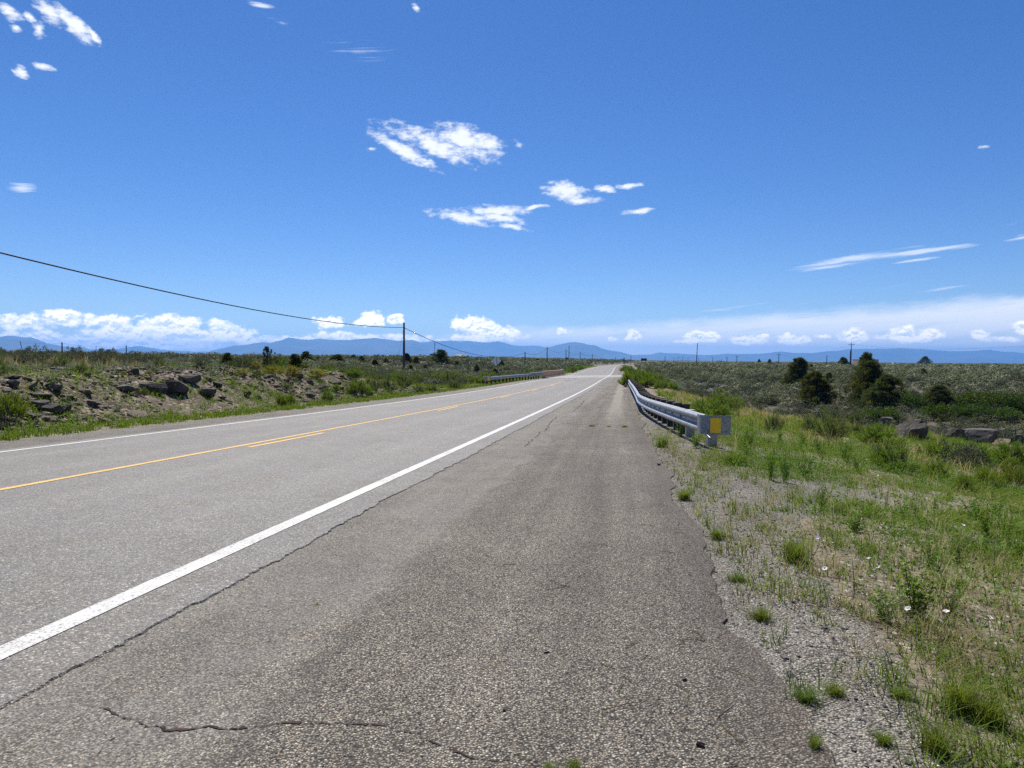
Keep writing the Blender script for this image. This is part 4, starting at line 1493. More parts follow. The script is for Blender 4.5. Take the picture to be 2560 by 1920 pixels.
def juniper(seed, clumps=210, leaves=56, wide=.42, lf=.044, lw=.015, spire=1.0, ragged=.22):
    """1 m tall juniper; foliage to the ground, ragged conical dome"""
    rng = np.random.default_rng(seed)
    t = rng.uniform(0.02, .98, clumps) ** 1.12
    az_ = rng.uniform(0, 2 * np.pi, clumps)
    prof = wide * np.minimum(1, (1 - t) ** .62 * (1.0 + .10 * np.sin(t * 9 + seed))) * (0.80 + .20 * np.minimum(1, t / .18))
    lob = 1 + ragged * np.sin(az_ * 3 + seed + t * 5) + ragged * .6 * rng.uniform(-1, 1, clumps)
    r = prof * lob * rng.uniform(.60, 1.0, clumps)
    lean = np.array([.05 * math.sin(seed), .05 * math.cos(seed)])
    C0 = np.c_[r * np.cos(az_) + lean[0] * t, r * np.sin(az_) + lean[1] * t, t * spire]
    Cs, Ds = [], []
    for k in range(clumps):
        q = unit(rng.normal(size=(leaves, 3)))
        sz = .075 * (1.15 - .55 * t[k])
        C = C0[k] + q * sz * np.array([1, 1, .9]) * rng.uniform(.2, 1, (leaves, 1))
        out = np.array([math.cos(az_[k]), math.sin(az_[k]), .9])
        Cs.append(C)
        Ds.append(q * .8 + out * .6 + rng.normal(0, .3, (leaves, 3)))
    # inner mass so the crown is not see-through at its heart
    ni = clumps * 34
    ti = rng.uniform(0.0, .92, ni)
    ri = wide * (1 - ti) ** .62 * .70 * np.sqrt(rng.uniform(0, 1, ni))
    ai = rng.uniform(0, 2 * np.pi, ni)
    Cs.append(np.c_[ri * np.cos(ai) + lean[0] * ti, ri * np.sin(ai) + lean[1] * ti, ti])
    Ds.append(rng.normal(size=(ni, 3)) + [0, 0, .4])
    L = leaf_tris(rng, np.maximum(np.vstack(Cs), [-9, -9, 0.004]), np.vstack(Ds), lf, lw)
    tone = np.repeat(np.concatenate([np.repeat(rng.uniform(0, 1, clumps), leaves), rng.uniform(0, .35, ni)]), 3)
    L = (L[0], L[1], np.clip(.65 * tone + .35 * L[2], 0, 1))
    mbt = MB()
    mbt.tube([(0, 0, -.05), (lean[0] * .4, lean[1] * .4, .4), (lean[0] * .9, lean[1] * .9, .88)], [.045, .028, .006], 7)
    for k in rng.choice(clumps, 16, replace=False):
        z0 = max(.05, t[k] * .7)
        mbt.tube([(lean[0] * z0, lean[1] * z0, z0), tuple((np.array([0, 0, z0]) + C0[k]) / 2 + [0, 0, -.01]), tuple(C0[k])], [.014, .009, .004], 5)
    return L, (np.vstack(mbt.v), [np.vstack(mbt.q), np.vstack(mbt.t)])


def pinon(seed):
    """open, upturned branch tufts"""
    return juniper(seed, clumps=64, leaves=110, wide=.46, lf=.05, lw=.010, ragged=.5)


def sumac(seed, lobes=70, leaves=34):
    rng = np.random.default_rng(seed)
    az_ = rng.uniform(0, 2 * np.pi, lobes)
    th_ = np.arccos(1 - rng.uniform(0, .98, lobes))
    R = .5 * (.74 + .38 * rng.uniform(-1, 1, lobes))
    hd = np.c_[np.sin(th_) * np.cos(az_), np.sin(th_) * np.sin(az_), np.cos(th_) * 1.15]
    tip = hd * R[:, None] + [0, 0, .10]
    Cs, Ds = [], []
    for h in range(lobes):
        q = rng.normal(size=(leaves, 3)) * [.075, .075, .055]
        Cs.append(tip[h] + q)
        Ds.append(unit(q) * .8 + hd[h] * .4 + [0, 0, .25] + rng.normal(0, .3, (leaves, 3)))
    L = leaf_quads(rng, np.vstack(Cs), np.vstack(Ds), .062, .040)
    base = np.c_[rng.normal(0, .06, (lobes, 2)), np.zeros(lobes)]
    return L, stems_mesh((base, tip), .008, .004)


def grass_blades(rng, C, H_, lean, width, seg2=True, spread=1.0):
    """bent two-segment blades rooted at C with heights H_"""
    n = len(C)
    a = rng.uniform(0, 2 * np.pi, n)
    dx = np.c_[np.cos(a), np.sin(a), 0 * a]
    sd_v = np.c_[-np.sin(a), np.cos(a), 0 * a]
    l1 = (lean * rng.uniform(.1, .6, n) * H_)[:, None] * dx
    l2 = (lean * rng.uniform(.5, 1.5, n) * H_)[:, None] * dx
    w_ = (width * rng.uniform(.7, 1.3, n))[:, None]
    P1 = C + l1 + np.c_[0 * a, 0 * a, H_ * .58]
    P2 = C + l2 + np.c_[0 * a, 0 * a, H_ * rng.uniform(.85, 1.0, n)]
    V = np.stack([C - sd_v * w_ / 2, C + sd_v * w_ / 2, P1 + sd_v * w_ * .38, P1 - sd_v * w_ * .38, P2], 1).reshape(-1, 3)
    b = np.arange(n)[:, None] * 5
    return V, (b + np.array([[0, 1, 2, 3]])), (b + np.array([[3, 2, 4]])), np.repeat(rng.uniform(0, 1, n), 5)


def forb(seed, stems=12, leaves=46, lf=.075, lw=.030, h=1.0, bushy=.45):
    """leafy weed, 1 m tall unit"""
    rng = np.random.default_rng(seed)
    base = np.c_[rng.normal(0, .05, (stems, 2)), np.zeros(stems)]
    tip = np.c_[rng.normal(0, bushy * .5, (stems, 2)), rng.uniform(.55, 1.0, stems) * h]
    f = rng.uniform(.12, 1.0, (stems, leaves, 1))
    C = base[:, None] + (tip - base)[:, None] * f + rng.normal(0, .035, (stems, leaves, 3))
    D = rng.normal(0, 1, (stems, leaves, 3)) * [1, 1, .5] + [0, 0, .55]
    L = leaf_quads(rng, C.reshape(-1, 3), D.reshape(-1, 3), lf, lw)
    return L, stems_mesh((base, tip), .006, .003)


def proto_pair(kind, L, S):
    """leaf and stem meshes of one prototype"""
    return L, S


class Plant:
    """shared meshes of one plant form; place() makes an Empty with foliage and stems, single() one mesh"""
    def __init__(self, L, S, leafmat, stemmat, parts=('foliage', 'stems')):
        self.parts = parts
        faces = L[1]
        self.lm = make_mesh(parts[0], L[0], faces, leafmat, rnd=L[2])
        sf = S[1] if isinstance(S[1], list) else [S[1]]
        self.sm = make_mesh(parts[1], S[0], sf, stemmat)
        nl, ns = len(L[0]), len(S[0])
        fl = [faces] + [f + nl for f in sf]
        self.one = make_mesh(parts[0], np.vstack([L[0], S[0]]), fl, None, rnd=np.concatenate([L[2], np.zeros(ns)]), mats=[leafmat, stemmat],
                             fmat=np.concatenate([np.zeros(len(faces)), np.ones(sum(len(f) for f in sf))]))

    def place(self, name, loc, sc, rz, label, cat, group=None):
        e = empty(name, loc, rz)
        e.scale = sc
        link(self.parts[0], self.lm, e)
        link(self.parts[1], self.sm, e)
        return tag(e, label, cat, group)

    def single(self, name, loc, sc, rz, label, cat, group=None):
        o = link(name, self.one, None, loc)
        o.scale = sc
        o.rotation_euler = (0, 0, rz)
        return tag(o, label, cat, group)


RB = [Plant(*rabbitbrush(100 + i), M['rabbit'], M['stem']) for i in range(4)]
RBD = [Plant(*rabbitbrush(120 + i, 34, 22, 6, 1.0), M['rabbit_dull'], M['stem']) for i in range(3)]
RBY = [Plant(*rabbitbrush(140 + i, 40, 22, 6), M['rabbit_yellow'], M['stem']) for i in range(3)]
SG = [Plant(*sagebrush(160 + i), M['sage'], M['stem']) for i in range(4)]
SGS = [Plant(*sagebrush(180 + i, 34, 60, .05, .015), M['sage_silver'], M['stem']) for i in range(2)]
JU = [Plant(*juniper(200 + i, wide=w_, ragged=rg), M['juniper'], M['bark'], ('crown', 'trunk')) for i, (w_, rg) in enumerate(((.40, .18), (.48, .24), (.55, .26), (.44, .30)))]
PI_ = [Plant(*pinon(230), M['juniper'], M['bark'], ('crown', 'trunk'))]
SU = [Plant(*sumac(250 + i), M['sumac'], M['stem']) for i in range(3)]
FB = [Plant(*forb(270 + i), M['forb'], M['stem'], ('leaves', 'stems')) for i in range(3)]
RNG = np.random.default_rng(7)
placed = []                                            # footprints of the individually placed plants


def plant(pool, name, cx, base, w_px, h_px, label, cat, group=None, hfac=1.0, single=False, sink=.02, depth=None):
    """a plant whose foot is where the given pixel meets the ground, sized in metres from the distance there"""
    if depth is None:
        g = ground_at(cx, base)
    else:
        t = on_ray(cx, base, depth)
        g = np.array([t[0], t[1], float(H(t[0], t[1]))])
    k = g[1] / F
    w_, h_ = w_px * k, h_px * k
    if depth is not None:
        h_ = max(h_, on_ray(cx, base - h_px, depth)[2] - g[2])
    P = pool[RNG.integers(len(pool))]
    dims = P.one.vertices
    key = P.one.name
    if key not in _dim:
        co = np.empty(len(dims) * 3, np.float32)
        dims.foreach_get('co', co)
        co = co.reshape(-1, 3)
        lo, hi = np.percentile(co, 1.0, axis=0), np.percentile(co, 99.3, axis=0)
        _dim[key] = (max(hi[0] - lo[0], hi[1] - lo[1]), hi[2])
    dw, dh = _dim[key]
    w_ *= 1.14 if name == 'juniper_tree' else 1.0
    sx = w_ / dw
    sc = (sx, sx * RNG.uniform(.9, 1.1), h_ / dh * hfac)
    placed.append((g[0], g[1], w_ * .5))
    f = P.single if single else P.place
    return f(name, (g[0], g[1], g[2] - sink), sc, RNG.uniform(0, 6.28), label, cat, group)


_dim = {}

# ---- junipers: (cx, foot y, width, height, label)
for cx, by, w_, h_, lab in (
        (1996, 964, 62, 68, 'dark upright juniper, leftmost of the two big ones right of the leaning pole'),
        (2043, 1010, 88, 80, 'broad dark juniper in front of the leftmost upright juniper'),
        (2072, 957, 24, 26, 'small juniper beside the broad one left of the tall central group'),
        (2028, 927, 12, 16, 'tiny juniper showing just right of the leftmost upright juniper'),
        (2166, 975, 56, 92, 'tallest juniper, its ragged top standing above the right horizon'),
        (2172, 1009, 92, 104, 'large juniper in the middle of the tall central group'),
        (2210, 1024, 96, 86, 'wide rounded juniper at the front of the tall central group'),
        (2346, 1024, 80, 60, 'dark juniper among green sumac bushes above the boulders'),
        (2311, 908, 27, 17, 'lone low juniper on the right skyline'),
        (2110, 915, 26, 22, 'round juniper at the foot of the tall crossarm pole'),
        (2310, 944, 22, 22, 'single juniper standing alone in the right sage flat'),
        (1924, 911, 12, 13, 'small round juniper right of the wide arm pole'),
        (1898, 909, 10, 11, 'small pointed juniper beside the round skyline juniper')):
    plant(JU, 'juniper_tree', cx, by, w_, h_, lab, 'tree')
plant(PI_, 'pinon_tree', 669, 918, 56, 52, 'open branched pine with irregular top, tallest tree on the left', 'tree')
for cx, by, w_, h_, lab in (
        (740, 922, 46, 37, 'dense dark juniper right of the open branched pine'),
        (767, 915, 40, 36, 'dark juniper with humped top left of the tall cable pole'),
        (701, 920, 36, 26, 'low dark juniper joined to the foot of the open branched pine'),
        (839, 914, 42, 28, 'wide low juniper midway to the tall cable pole'),
        (884, 902, 18, 15, 'small conical juniper left of the tall cable pole'),
        (904, 911, 19, 21, 'upright small juniper left of the tall cable pole'),
        (965, 914, 21, 18, 'round small juniper near the tall cable pole'),
        (1017, 908, 26, 24, 'pointed juniper right behind the tall cable pole'),
        (1040, 911, 19, 19, 'juniper just right of the tall cable pole'),
        (1100, 911, 52, 36, 'broad juniper hiding the dark antenna hut'),
        (1026, 935, 19, 22, 'small conical juniper in the sage below the tall pole'),
        (1064, 927, 15, 15, 'small juniper in the sage left of the diamond sign'),
        (1193, 934, 19, 22, 'juniper left of the diamond sign'),
        (1141, 919, 14, 17, 'narrow juniper between hut and diamond sign'),
        (938, 923, 20, 24, 'dark juniper in the sage left of the tall pole foot'),
        (570, 914, 38, 32, 'dark juniper behind the big grey sagebrush on the left'),
        (418, 891, 18, 11, 'small dark juniper on the far left horizon'),
        (463, 892, 9, 7, 'tiny dark juniper on the far left horizon, middle of three'),
        (536, 892, 8, 8, 'tiny pointed juniper on the far left horizon, right of three'),
        (795, 908, 12, 17, 'narrow small juniper right of the humped juniper'),
        (1254, 921, 18, 20, 'dark juniper behind the diamond sign'),
        (1239, 942, 18, 20, 'dark low juniper at the foot of the diamond sign'),
        (1344, 908, 15, 12, 'small dark juniper left of the second cable pole'),
        (1418, 903, 14, 9, 'dark juniper at the foot of the close pair of poles'),
        (1170, 897, 9, 8, 'tiny juniper on the skyline above the left guardrail')):
    plant(JU, 'juniper_tree', cx, by, w_, h_, lab, 'tree')

# ---- green rabbitbrush, nearest and most distinct ones
for cx, by, w_, h_, lab in (
        (20, 1056, 84, 78, 'large green bush at the left edge below the rubble bank'),
        (893, 991, 58, 42, 'rounded bright green bush at the verge left of the road'),
        (922, 992, 20, 24, 'small green bush leaning against the rounded verge bush'),
        (703, 1015, 29, 28, 'left bush of a low green pair on the rubble slope'),
        (726, 1013, 25, 30, 'right bush of a low green pair on the rubble slope'),
        (818, 1004, 28, 30, 'upright green bush alone on the verge between bigger bushes'),
        (839, 981, 22, 21, 'small yellow-green bush above the lone upright verge bush'),
        (888, 951, 42, 34, 'green bush behind the rounded verge bush'),
        (1768, 1046, 104, 50, 'bright green bush right behind the guardrail end plate'),
        (1805, 1036, 88, 58, 'tall bright green bush behind the guardrail end plate'),
        (1842, 1030, 40, 40, 'green bush on the right side of the guardrail clump'),
        (2236, 1180, 112, 76, 'round dark green bush alone on the grassy right slope'),
        (2200, 1118, 106, 60, 'wide olive bush below the left boulder'),
        (2346, 1156, 98, 54, 'yellow-green bush below the split boulder'),
        (2437, 1174, 100, 66, 'big soft green bush below the overhanging boulder'),
        (2524, 1168, 88, 68, 'green bush at the right edge under the rubble'),
        (2536, 1222, 72, 70, 'leafy green bush lowest at the right edge'),
        (2466, 1226, 66, 60, 'green bush between the two right edge bushes'),
        (2412, 1236, 56, 54, 'grassy green bush in front of the big soft one'),
        (2340, 1196, 56, 44, 'low green bush right of the round dark bush'),
        (2329, 1109, 36, 19, 'small green bush at the foot of the split boulder'),
        (1565, 968, 36, 40, 'green bush in front of the guardrail far end'),
        (1594, 964, 34, 32, 'green bush behind the guardrail far end'),
        (1619, 970, 40, 30, 'dense green bush right of the guardrail far end'),
        (1574, 940, 30, 24, 'bright bush covering the bridge corner'),
        (1562, 931, 26, 18, 'bright bush left of the striped hazard marker'),
        (1602, 950, 34, 26, 'green bush below the striped hazard marker'),
        (1797, 984, 24, 15, 'small green bush above the guardrail clump'),
        (1432, 932, 32, 17, 'dark green bushes at the far end of the tan parapet, left one'),
        (1448, 926, 26, 16, 'dark green bushes at the far end of the tan parapet, right one')):
    plant(RB, 'rabbitbrush', cx, by, w_, h_, lab, 'bush')
for cx, by, w_, h_, lab in (
        (973, 979, 44, 42, 'stemmy green bush right of the rounded verge bush'),
        (940, 979, 36, 38, 'grey stemmed bush close behind the rounded verge bush'),
        (1009, 970, 44, 34, 'green bush at the foot of the tall cable pole'),
        (1036, 960, 30, 30, 'green bush just right of the tall cable pole foot'),
        (1076, 962, 62, 38, 'broad green bush between the tall pole and the diamond sign'),
        (1122, 964, 42, 40, 'tall stemmy bush left of the diamond sign'),
        (1047, 983, 32, 28, 'verge bush with reddish dry stems'),
        (1078, 981, 38, 25, 'low verge bush right of the reddish one'),
        (1138, 974, 40, 28, 'verge bush left of the distant guardrail end'),
        (1200, 958, 40, 19, 'bush behind the distant guardrail end'),
        (1932, 1084, 50, 58, 'wispy bush on the slope right of the guardrail plate'),
        (2024, 1082, 46, 48, 'left part of the big stemmy thicket on the right'),
        (2074, 1104, 90, 86, 'big stemmy bush with bare lower branches on the right slope'),
        (2138, 1066, 60, 42, 'bush right behind the big stemmy thicket'),
        (2140, 1090, 46, 38, 'bush right in front of the big stemmy thicket'),
        (1653, 965, 20, 27, 'left of two slim bushes above the ravine edge'),
        (1669, 968, 20, 25, 'right of two slim bushes above the ravine edge'),
        (2366, 1056, 46, 26, 'dull green bush on the crest above the boulders'),
        (2444, 1056, 34, 20, 'dull green bush on the crest right of centre'),
        (2548, 1056, 34, 30, 'dull bush on the crest at the right edge'),
        (1270, 944, 44, 16, 'bright low bushes behind the left guardrail, left one'),
        (1318, 936, 40, 16, 'bright low bushes behind the left guardrail, right one')):
    plant(RBD, 'rabbitbrush', cx, by, w_, h_, lab, 'bush')
for cx, by, w_, h_, lab in (
        (685, 937, 54, 26, 'yellowish bush on the bank below the open branched pine'),
        (731, 941, 46, 30, 'yellowish bush on the bank, middle of three'),
        (792, 946, 54, 27, 'yellowish bush on the bank, right of three'),
        (642, 924, 30, 22, 'small yellowish bush right of the big grey sagebrush'),
        (372, 937, 20, 12, 'small yellow-green bush right of the upright stone'),
        (309, 938, 18, 12, 'small yellow-green bush left of the upright stone'),
        (600, 938, 40, 18, 'pale yellow bush on the rim of the rubble bank')):
    plant(RBY, 'rabbitbrush', cx, by, w_, h_, lab, 'bush')

# ---- sagebrush that stands out
for cx, by, w_, h_, lab in (
        (605, 926, 60, 34, 'big pale sagebrush on the left rim below the dark juniper'),
        (12, 905, 54, 22, 'dark sagebrush on the left skyline at the frame edge'),
        (70, 908, 52, 20, 'dark sagebrush on the left skyline under the crooked fence post'),
        (126, 904, 44, 28, 'dark sagebrush on the left skyline before the first fence post'),
        (187, 901, 42, 36, 'tall spreading sagebrush right of the first fence post'),
        (265, 910, 54, 40, 'tall spreading sagebrush between the two fence posts'),
        (225, 902, 38, 22, 'low sagebrush between the two tall spreading ones'),
        (322, 905, 44, 22, 'low sagebrush under the second fence post'),
        (380, 908, 50, 20, 'low sagebrush right of the second fence post'),
        (440, 910, 50, 22, 'grey sagebrush below the far left junipers'),
        (505, 914, 56, 24, 'grey sagebrush left of the dark juniper on the rim')):
    plant(SG, 'sagebrush', cx, by, w_, h_, lab, 'bush')
for cx, by, w_, h_, lab in (
        (1693, 979, 46, 27, 'silvery sagebrush clump on the slope behind the guardrail'),
        (1686, 988, 20, 13, 'small silvery sagebrush below the silvery clump'),
        (2292, 1048, 31, 24, 'round silvery sagebrush on top of the boulders'),
        (2256, 1049, 19, 17, 'small sagebrush left of the round silvery one'),
        (2237, 1051, 19, 15, 'smallest sagebrush on the flat left boulder'),
        (30, 929, 34, 22, 'pale silver tuft on the rim of the bank at left'),
        (80, 930, 40, 18, 'pale silver tuft on the rim right of the first silver one'),
        (126, 953, 22, 18, 'grey tuft growing in the rubble at left'),
        (148, 977, 24, 20, 'grey tuft in the middle of the rubble at left'),
        (293, 1030, 24, 20, 'silvery tuft low on the rubble near the verge'),
        (2385, 1068, 26, 14, 'pale sage between the split boulder and the crest')):
    plant(SGS, 'sagebrush', cx, by, w_, h_, lab, 'bush')

# ---- more green bushes of the low ground, alike in the picture
for pool, n_, s0, s1, o0, o1, lab, grp in ((RB, 26, 42, 96, -7.4, -17, 'green bush in the thicket left of the bridge approach', 'green bushes left of the bridge approach'),
                                           (RBD, 26, 45, 98, -8.0, -24, 'dull green stemmy bush in the thicket left of the bridge approach', 'green bushes left of the bridge approach'),
                                           (RB, 26, 50, 112, 6.9, 11.5, 'bright green bush in the row between guardrail and bridge', 'green bushes right of the bridge approach'),
                                           (RBD, 16, 112, 210, 6.8, 13, 'green bush along the right edge of the road beyond the bridge', 'green bushes beyond the bridge'),
                                           (SG, 46, 14, 46, -15.5, -27, 'grey-green sagebrush in the row along the top of the left bank', 'sagebrush along the top of the left bank'),
                                           (RBD, 34, 9, 50, -8.2, -15.5, 'small green bush among the rocks of the left bank', 'small bushes on the left bank'),
                                           (SGS, 22, 9, 46, -9.5, -16, 'small silvery bush among the rocks of the left bank', 'small bushes on the left bank')):
    for _ in range(n_):
        s_, o_ = RNG.uniform(s0, s1), o0 + (o1 - o0) * RNG.uniform()
        x_, y_ = road_pt(s_, o_)
        P = pool[int(RNG.integers(len(pool)))]
        w_ = RNG.uniform(.9, 1.7) if pool is not SG else RNG.uniform(.8, 1.15)
        w_ *= .42 if grp == 'small bushes on the left bank' else 1
        P.single('sagebrush' if pool in (SG, SGS) else 'rabbitbrush', (x_, y_, float(H(x_, y_)) - .03), (w_, w_, w_ * (RNG.uniform(.8, 1.15) if pool is not SG else RNG.uniform(.6, .85))), RNG.uniform(0, 6.28), lab, 'bush', grp)
        placed.append((x_, y_, w_ * .5))

# ---- broad-leaved sumac in the arroyo
for cx, by, w_, h_, lab in (
        (2288, 1024, 66, 42, 'leafy sumac between the two junipers on the right'),
        (2170, 1055, 60, 36, 'leafy sumac left of the flat boulder'),
        (2215, 1056, 62, 38, 'leafy sumac behind the flat boulder'),
        (2345, 1048, 84, 38, 'leafy sumac in front of the sumac-side juniper'),
        (2410, 1048, 58, 40, 'leafy sumac behind the crest, middle one'),
        (2462, 1052, 62, 40, 'leafy sumac behind the crest, right of the middle one'),
        (2516, 1054, 62, 36, 'leafy sumac behind the crest near the frame edge'),
        (2425, 1026, 72, 48, 'taller sumac in the far thicket, left'),
        (2484, 1029, 72, 50, 'taller sumac in the far thicket, middle'),
        (2542, 1031, 72, 48, 'taller sumac in the far thicket, right')):
    plant(SU, 'sumac_bush', cx, by, w_, h_, lab, 'bush')

# ------------------------------------------------------------------ rocks
def ico(sub):
    import bmesh
    bm = bmesh.new()
    bmesh.ops.create_icosphere(bm, subdivisions=sub, radius=1.0)
    V = np.array([v.co[:] for v in bm.verts])
    T = np.array([[v.index for v in f.verts] for f in bm.faces])
    bm.free()
    return V, T


ICO1, ICO2, ICO3, ICO4 = ico(1), ico(2), ico(3), ico(4)


def rock_shape(seed, base, planes=9, cut=.74, rough=.055):
    """angular stone: sphere trimmed by random planes, then roughened"""
    rng = np.random.default_rng(seed)
    V = base[0].copy()
    N = unit(rng.normal(size=(planes, 3)))
    N = np.vstack([N, [[0, 0, 1]]])
    D = rng.uniform(cut - .25, cut + .12, planes + 1)
    for nrm, d in zip(N, D):
        ex = V @ nrm - d
        V = V - np.maximum(ex, 0)[:, None] * nrm
    if rough:
        k = 2.6
        n1 = fbm(V[:, 0] * k + seed, V[:, 1] * k + V[:, 2] * 2.1, seed, 4)
        n2 = fbm(V[:, 1] * 7 + seed, V[:, 2] * 7 - V[:, 0] * 5, seed + 5, 3)
        V = V * (1 + rough * 2.2 * n1 + rough * .9 * n2)[:, None]
    return V


def boulder(cx, by, w_, h_, label, seed, dp=.85, sink=.25, mat='basalt', tilt=0.0, name='boulder', sub=ICO4):
    g = surf_at(cx, by) if name == 'stone' else ground_at(cx, by)
    k = g[1] / F
    W_, H_ = w_ * k, h_ * k
    V = rock_shape(seed, sub, 15, .70)
    lo, hi = V.min(0), V.max(0)
    V = (V - (lo + hi) / 2) / (hi - lo)
    H_ = H_ * (.74 if cx < 1000 else 1)
    W_ = W_ * (.85 if cx < 1000 else 1.02)
    H_ = H_ * (.95 if cx > 2000 else 1)
    V = V * [W_, W_ * dp, H_ * (1 + sink)]
    c, s = math.cos(tilt), math.sin(tilt)
    V = V @ np.array([[c, 0, -s], [0, 1, 0], [s, 0, c]]).T
    V[:, 2] += H_ * (1 + sink) / 2 - H_ * sink
    o = link(name, make_mesh(name, V, sub[1], M[mat], smooth=False), None, (g[0], g[1] + W_ * dp * .3, g[2]))
    placed.append((g[0], g[1] + W_ * dp * .3, W_ * .45))
    return tag(o, label, 'rock')


for i, (cx, by, w_, h_, lab, dp) in enumerate((
        (440, 985, 66, 44, 'big squared boulder with pale scarred face on the left bank', .8),
        (378, 985, 78, 36, 'long dark rock ledge left of the squared boulder', .6),
        (310, 980, 70, 24, 'flat dark ledge at the middle of the rubble bank', .6),
        (468, 958, 62, 26, 'slabby dark rock behind the squared boulder', .7),
        (511, 992, 52, 28, 'tilted flat boulder right of the squared boulder', .7),
        (455, 983, 30, 18, 'small boulder wedged right of the squared boulder', .8),
        (543, 968, 30, 18, 'dark rock high on the bank right of the tilted boulder', .8),
        (128, 1036, 66, 36, 'large black boulder low on the bank near the left edge', .8),
        (92, 1022, 52, 28, 'dark boulder left behind the large black one', .8),
        (160, 1030, 34, 26, 'grey boulder right of the large black one', .8),
        (64, 1048, 44, 22, 'grey flat boulder near the large green bush', .7),
        (88, 1046, 26, 14, 'small grey rock right of the grey flat boulder', .8),
        (132, 978, 44, 22, 'dark rock high in the rubble left', .8),
        (30, 966, 44, 22, 'pale flat rock high in the rubble at the left edge', .6),
        (225, 1012, 50, 16, 'low pale slab in the middle of the rubble', .6),
        (617, 992, 22, 18, 'dark block on the rubble slope left of the green pair', .8),
        (645, 998, 26, 14, 'flat dark stone above the green pair', .7),
        (745, 946, 30, 20, 'dark square stone under the yellowish bushes', .8),
        (802, 974, 44, 18, 'flat grey slab above the lone upright verge bush', .6),
        (836, 962, 40, 12, 'thin pale slab on the slope below the yellowish bushes', .6),
        (770, 992, 40, 12, 'dark tilted slab above the verge', .6),
        (711, 970, 24, 14, 'small dark rock on the bare slope', .8))):
    boulder(cx, by, w_, h_, lab, 300 + i, dp)
boulder(337, 939, 20, 24, 'small upright stone standing alone on the rim of the bank', 331, .8, .15, 'basalt', .06)
for i, (cx, by, w_, h_, lab, dp, tl) in enumerate((
        (2214, 1066, 42, 24, 'small dark boulder left of the flat topped boulders on the right', .8, 0),
        (2282, 1098, 66, 52, 'flat topped boulder left of the split boulder on the right', .9, 0),
        (2298, 1106, 60, 48, 'rounded split boulder in front of the flat topped one', .8, .08),
        (2330, 1088, 50, 26, 'rubbly dark rock right of the split boulder', .8, 0),
        (2404, 1106, 70, 34, 'sloping grey rock left of the overhanging boulder', .8, -.2),
        (2458, 1112, 88, 40, 'black overhanging boulder with pale rim on the right slope', .8, 0),
        (2446, 1082, 64, 18, 'flat ledge on top of the overhanging boulder', .5, 0),
        (2514, 1092, 60, 22, 'low pale ledge right of the overhanging boulder', .6, 0),
        (2548, 1114, 40, 28, 'broken dark rock at the right frame edge', .8, 0),
        (2374, 1082, 18, 9, 'small white stone on the orange soil between boulders', .8, 0),
        (2364, 1066, 26, 9, 'thin pale slab on the soil behind the split boulder', .6, 0))):
    boulder(cx, by, w_, h_, lab, 360 + i, dp, .3, 'basalt' if 'white' not in lab and 'pale slab' not in lab else 'pebble', tl)
boulder(1752, 1870, 22, 13, 'small rusty brown stone lying on the chip seal shoulder', 390, .8, .1, 'soil_dark', 0, 'stone', ICO3)
boulder(1366, 1634, 14, 6, 'small flat black stone in the middle of the shoulder', 391, .6, .1, 'black', 0, 'stone', ICO2)
boulder(1261, 1780, 9, 7, 'small black pebble near the shoulder centre', 392, .8, .1, 'black', 0, 'stone', ICO2)
boulder(1648, 1164, 9, 6, 'black lump at the raw edge of the shoulder', 393, .8, .1, 'black', 0, 'stone', ICO2)
boulder(1712, 1704, 12, 8, 'dark pebble near the gravel edge of the shoulder', 394, .8, .1, 'black', 0, 'stone', ICO2)
# more medium rocks, each its own object, alike in the picture
RK = [make_mesh('rubble_rock', rock_shape(400 + i, ICO3, 13, .68), ICO3[1], M['scree']) for i in range(6)]
RKB = [make_mesh('rubble_rock', rock_shape(420 + i, ICO3, 13, .68), ICO3[1], M['basalt']) for i in range(4)]
rng = np.random.default_rng(11)
n_put = 0
while n_put < 190:
    s_, o_ = rng.uniform(4, 50), -rng.uniform(7.8, 15.5)
    x_, y_ = road_pt(s_, o_)
    if y_ < 8:
        continue
    r_ = rng.uniform(.07, .24) * (1 if rng.uniform() > .2 else 1.5)
    o = link('rubble_rock', (RK if rng.uniform() < .6 else RKB)[rng.integers(4)], None, (x_, y_, float(H(x_, y_)) + r_ * .08))
    o.scale = (r_ * rng.uniform(.9, 1.6), r_ * rng.uniform(.7, 1.1), r_ * rng.uniform(.4, .7))
    o.rotation_euler = (rng.uniform(-.3, .3), rng.uniform(-.3, .3), rng.uniform(0, 6.28))
    tag(o, 'angular grey-brown rock in the rubble of the left road bank', 'rock', 'rocks in the left bank rubble')
    n_put += 1


def scatter_rocks(name, X, Y, R, base, mat, label, seed, flat=.55, sinkf=.1):
    rng = np.random.default_rng(seed)
    n = len(X)
    protos = [rock_shape(seed + i, base, 6, .75, 0 if base is ICO1 else .08) for i in range(8)]
    nb = len(base[0])
    Z = H(X, Y)
    a = rng.uniform(0, 6.28, n)
    pi_ = rng.integers(8, size=n)
    PV = np.stack(protos)[pi_]
    sc = np.c_[R * rng.uniform(.9, 1.5, n), R * rng.uniform(.7, 1.1, n), R * flat * rng.uniform(.7, 1.3, n)]
    PV = PV * sc[:, None]
    c, s = np.cos(a)[:, None], np.sin(a)[:, None]
    tx = rng.normal(0, .25, n)[:, None]
    x, y, z = PV[..., 0], PV[..., 1], PV[..., 2]
    z = z + tx * x
    V = np.stack([x * c - y * s + X[:, None], x * s + y * c + Y[:, None], z + Z[:, None] + (R * sinkf)[:, None]], -1).reshape(-1, 3)
    T = (base[1][None] + (np.arange(n) * nb)[:, None, None]).reshape(-1, 3)
    o = link(name, make_mesh(name, V, T, mat))
    return tag(o, label, 'rubble', None, 'stuff')


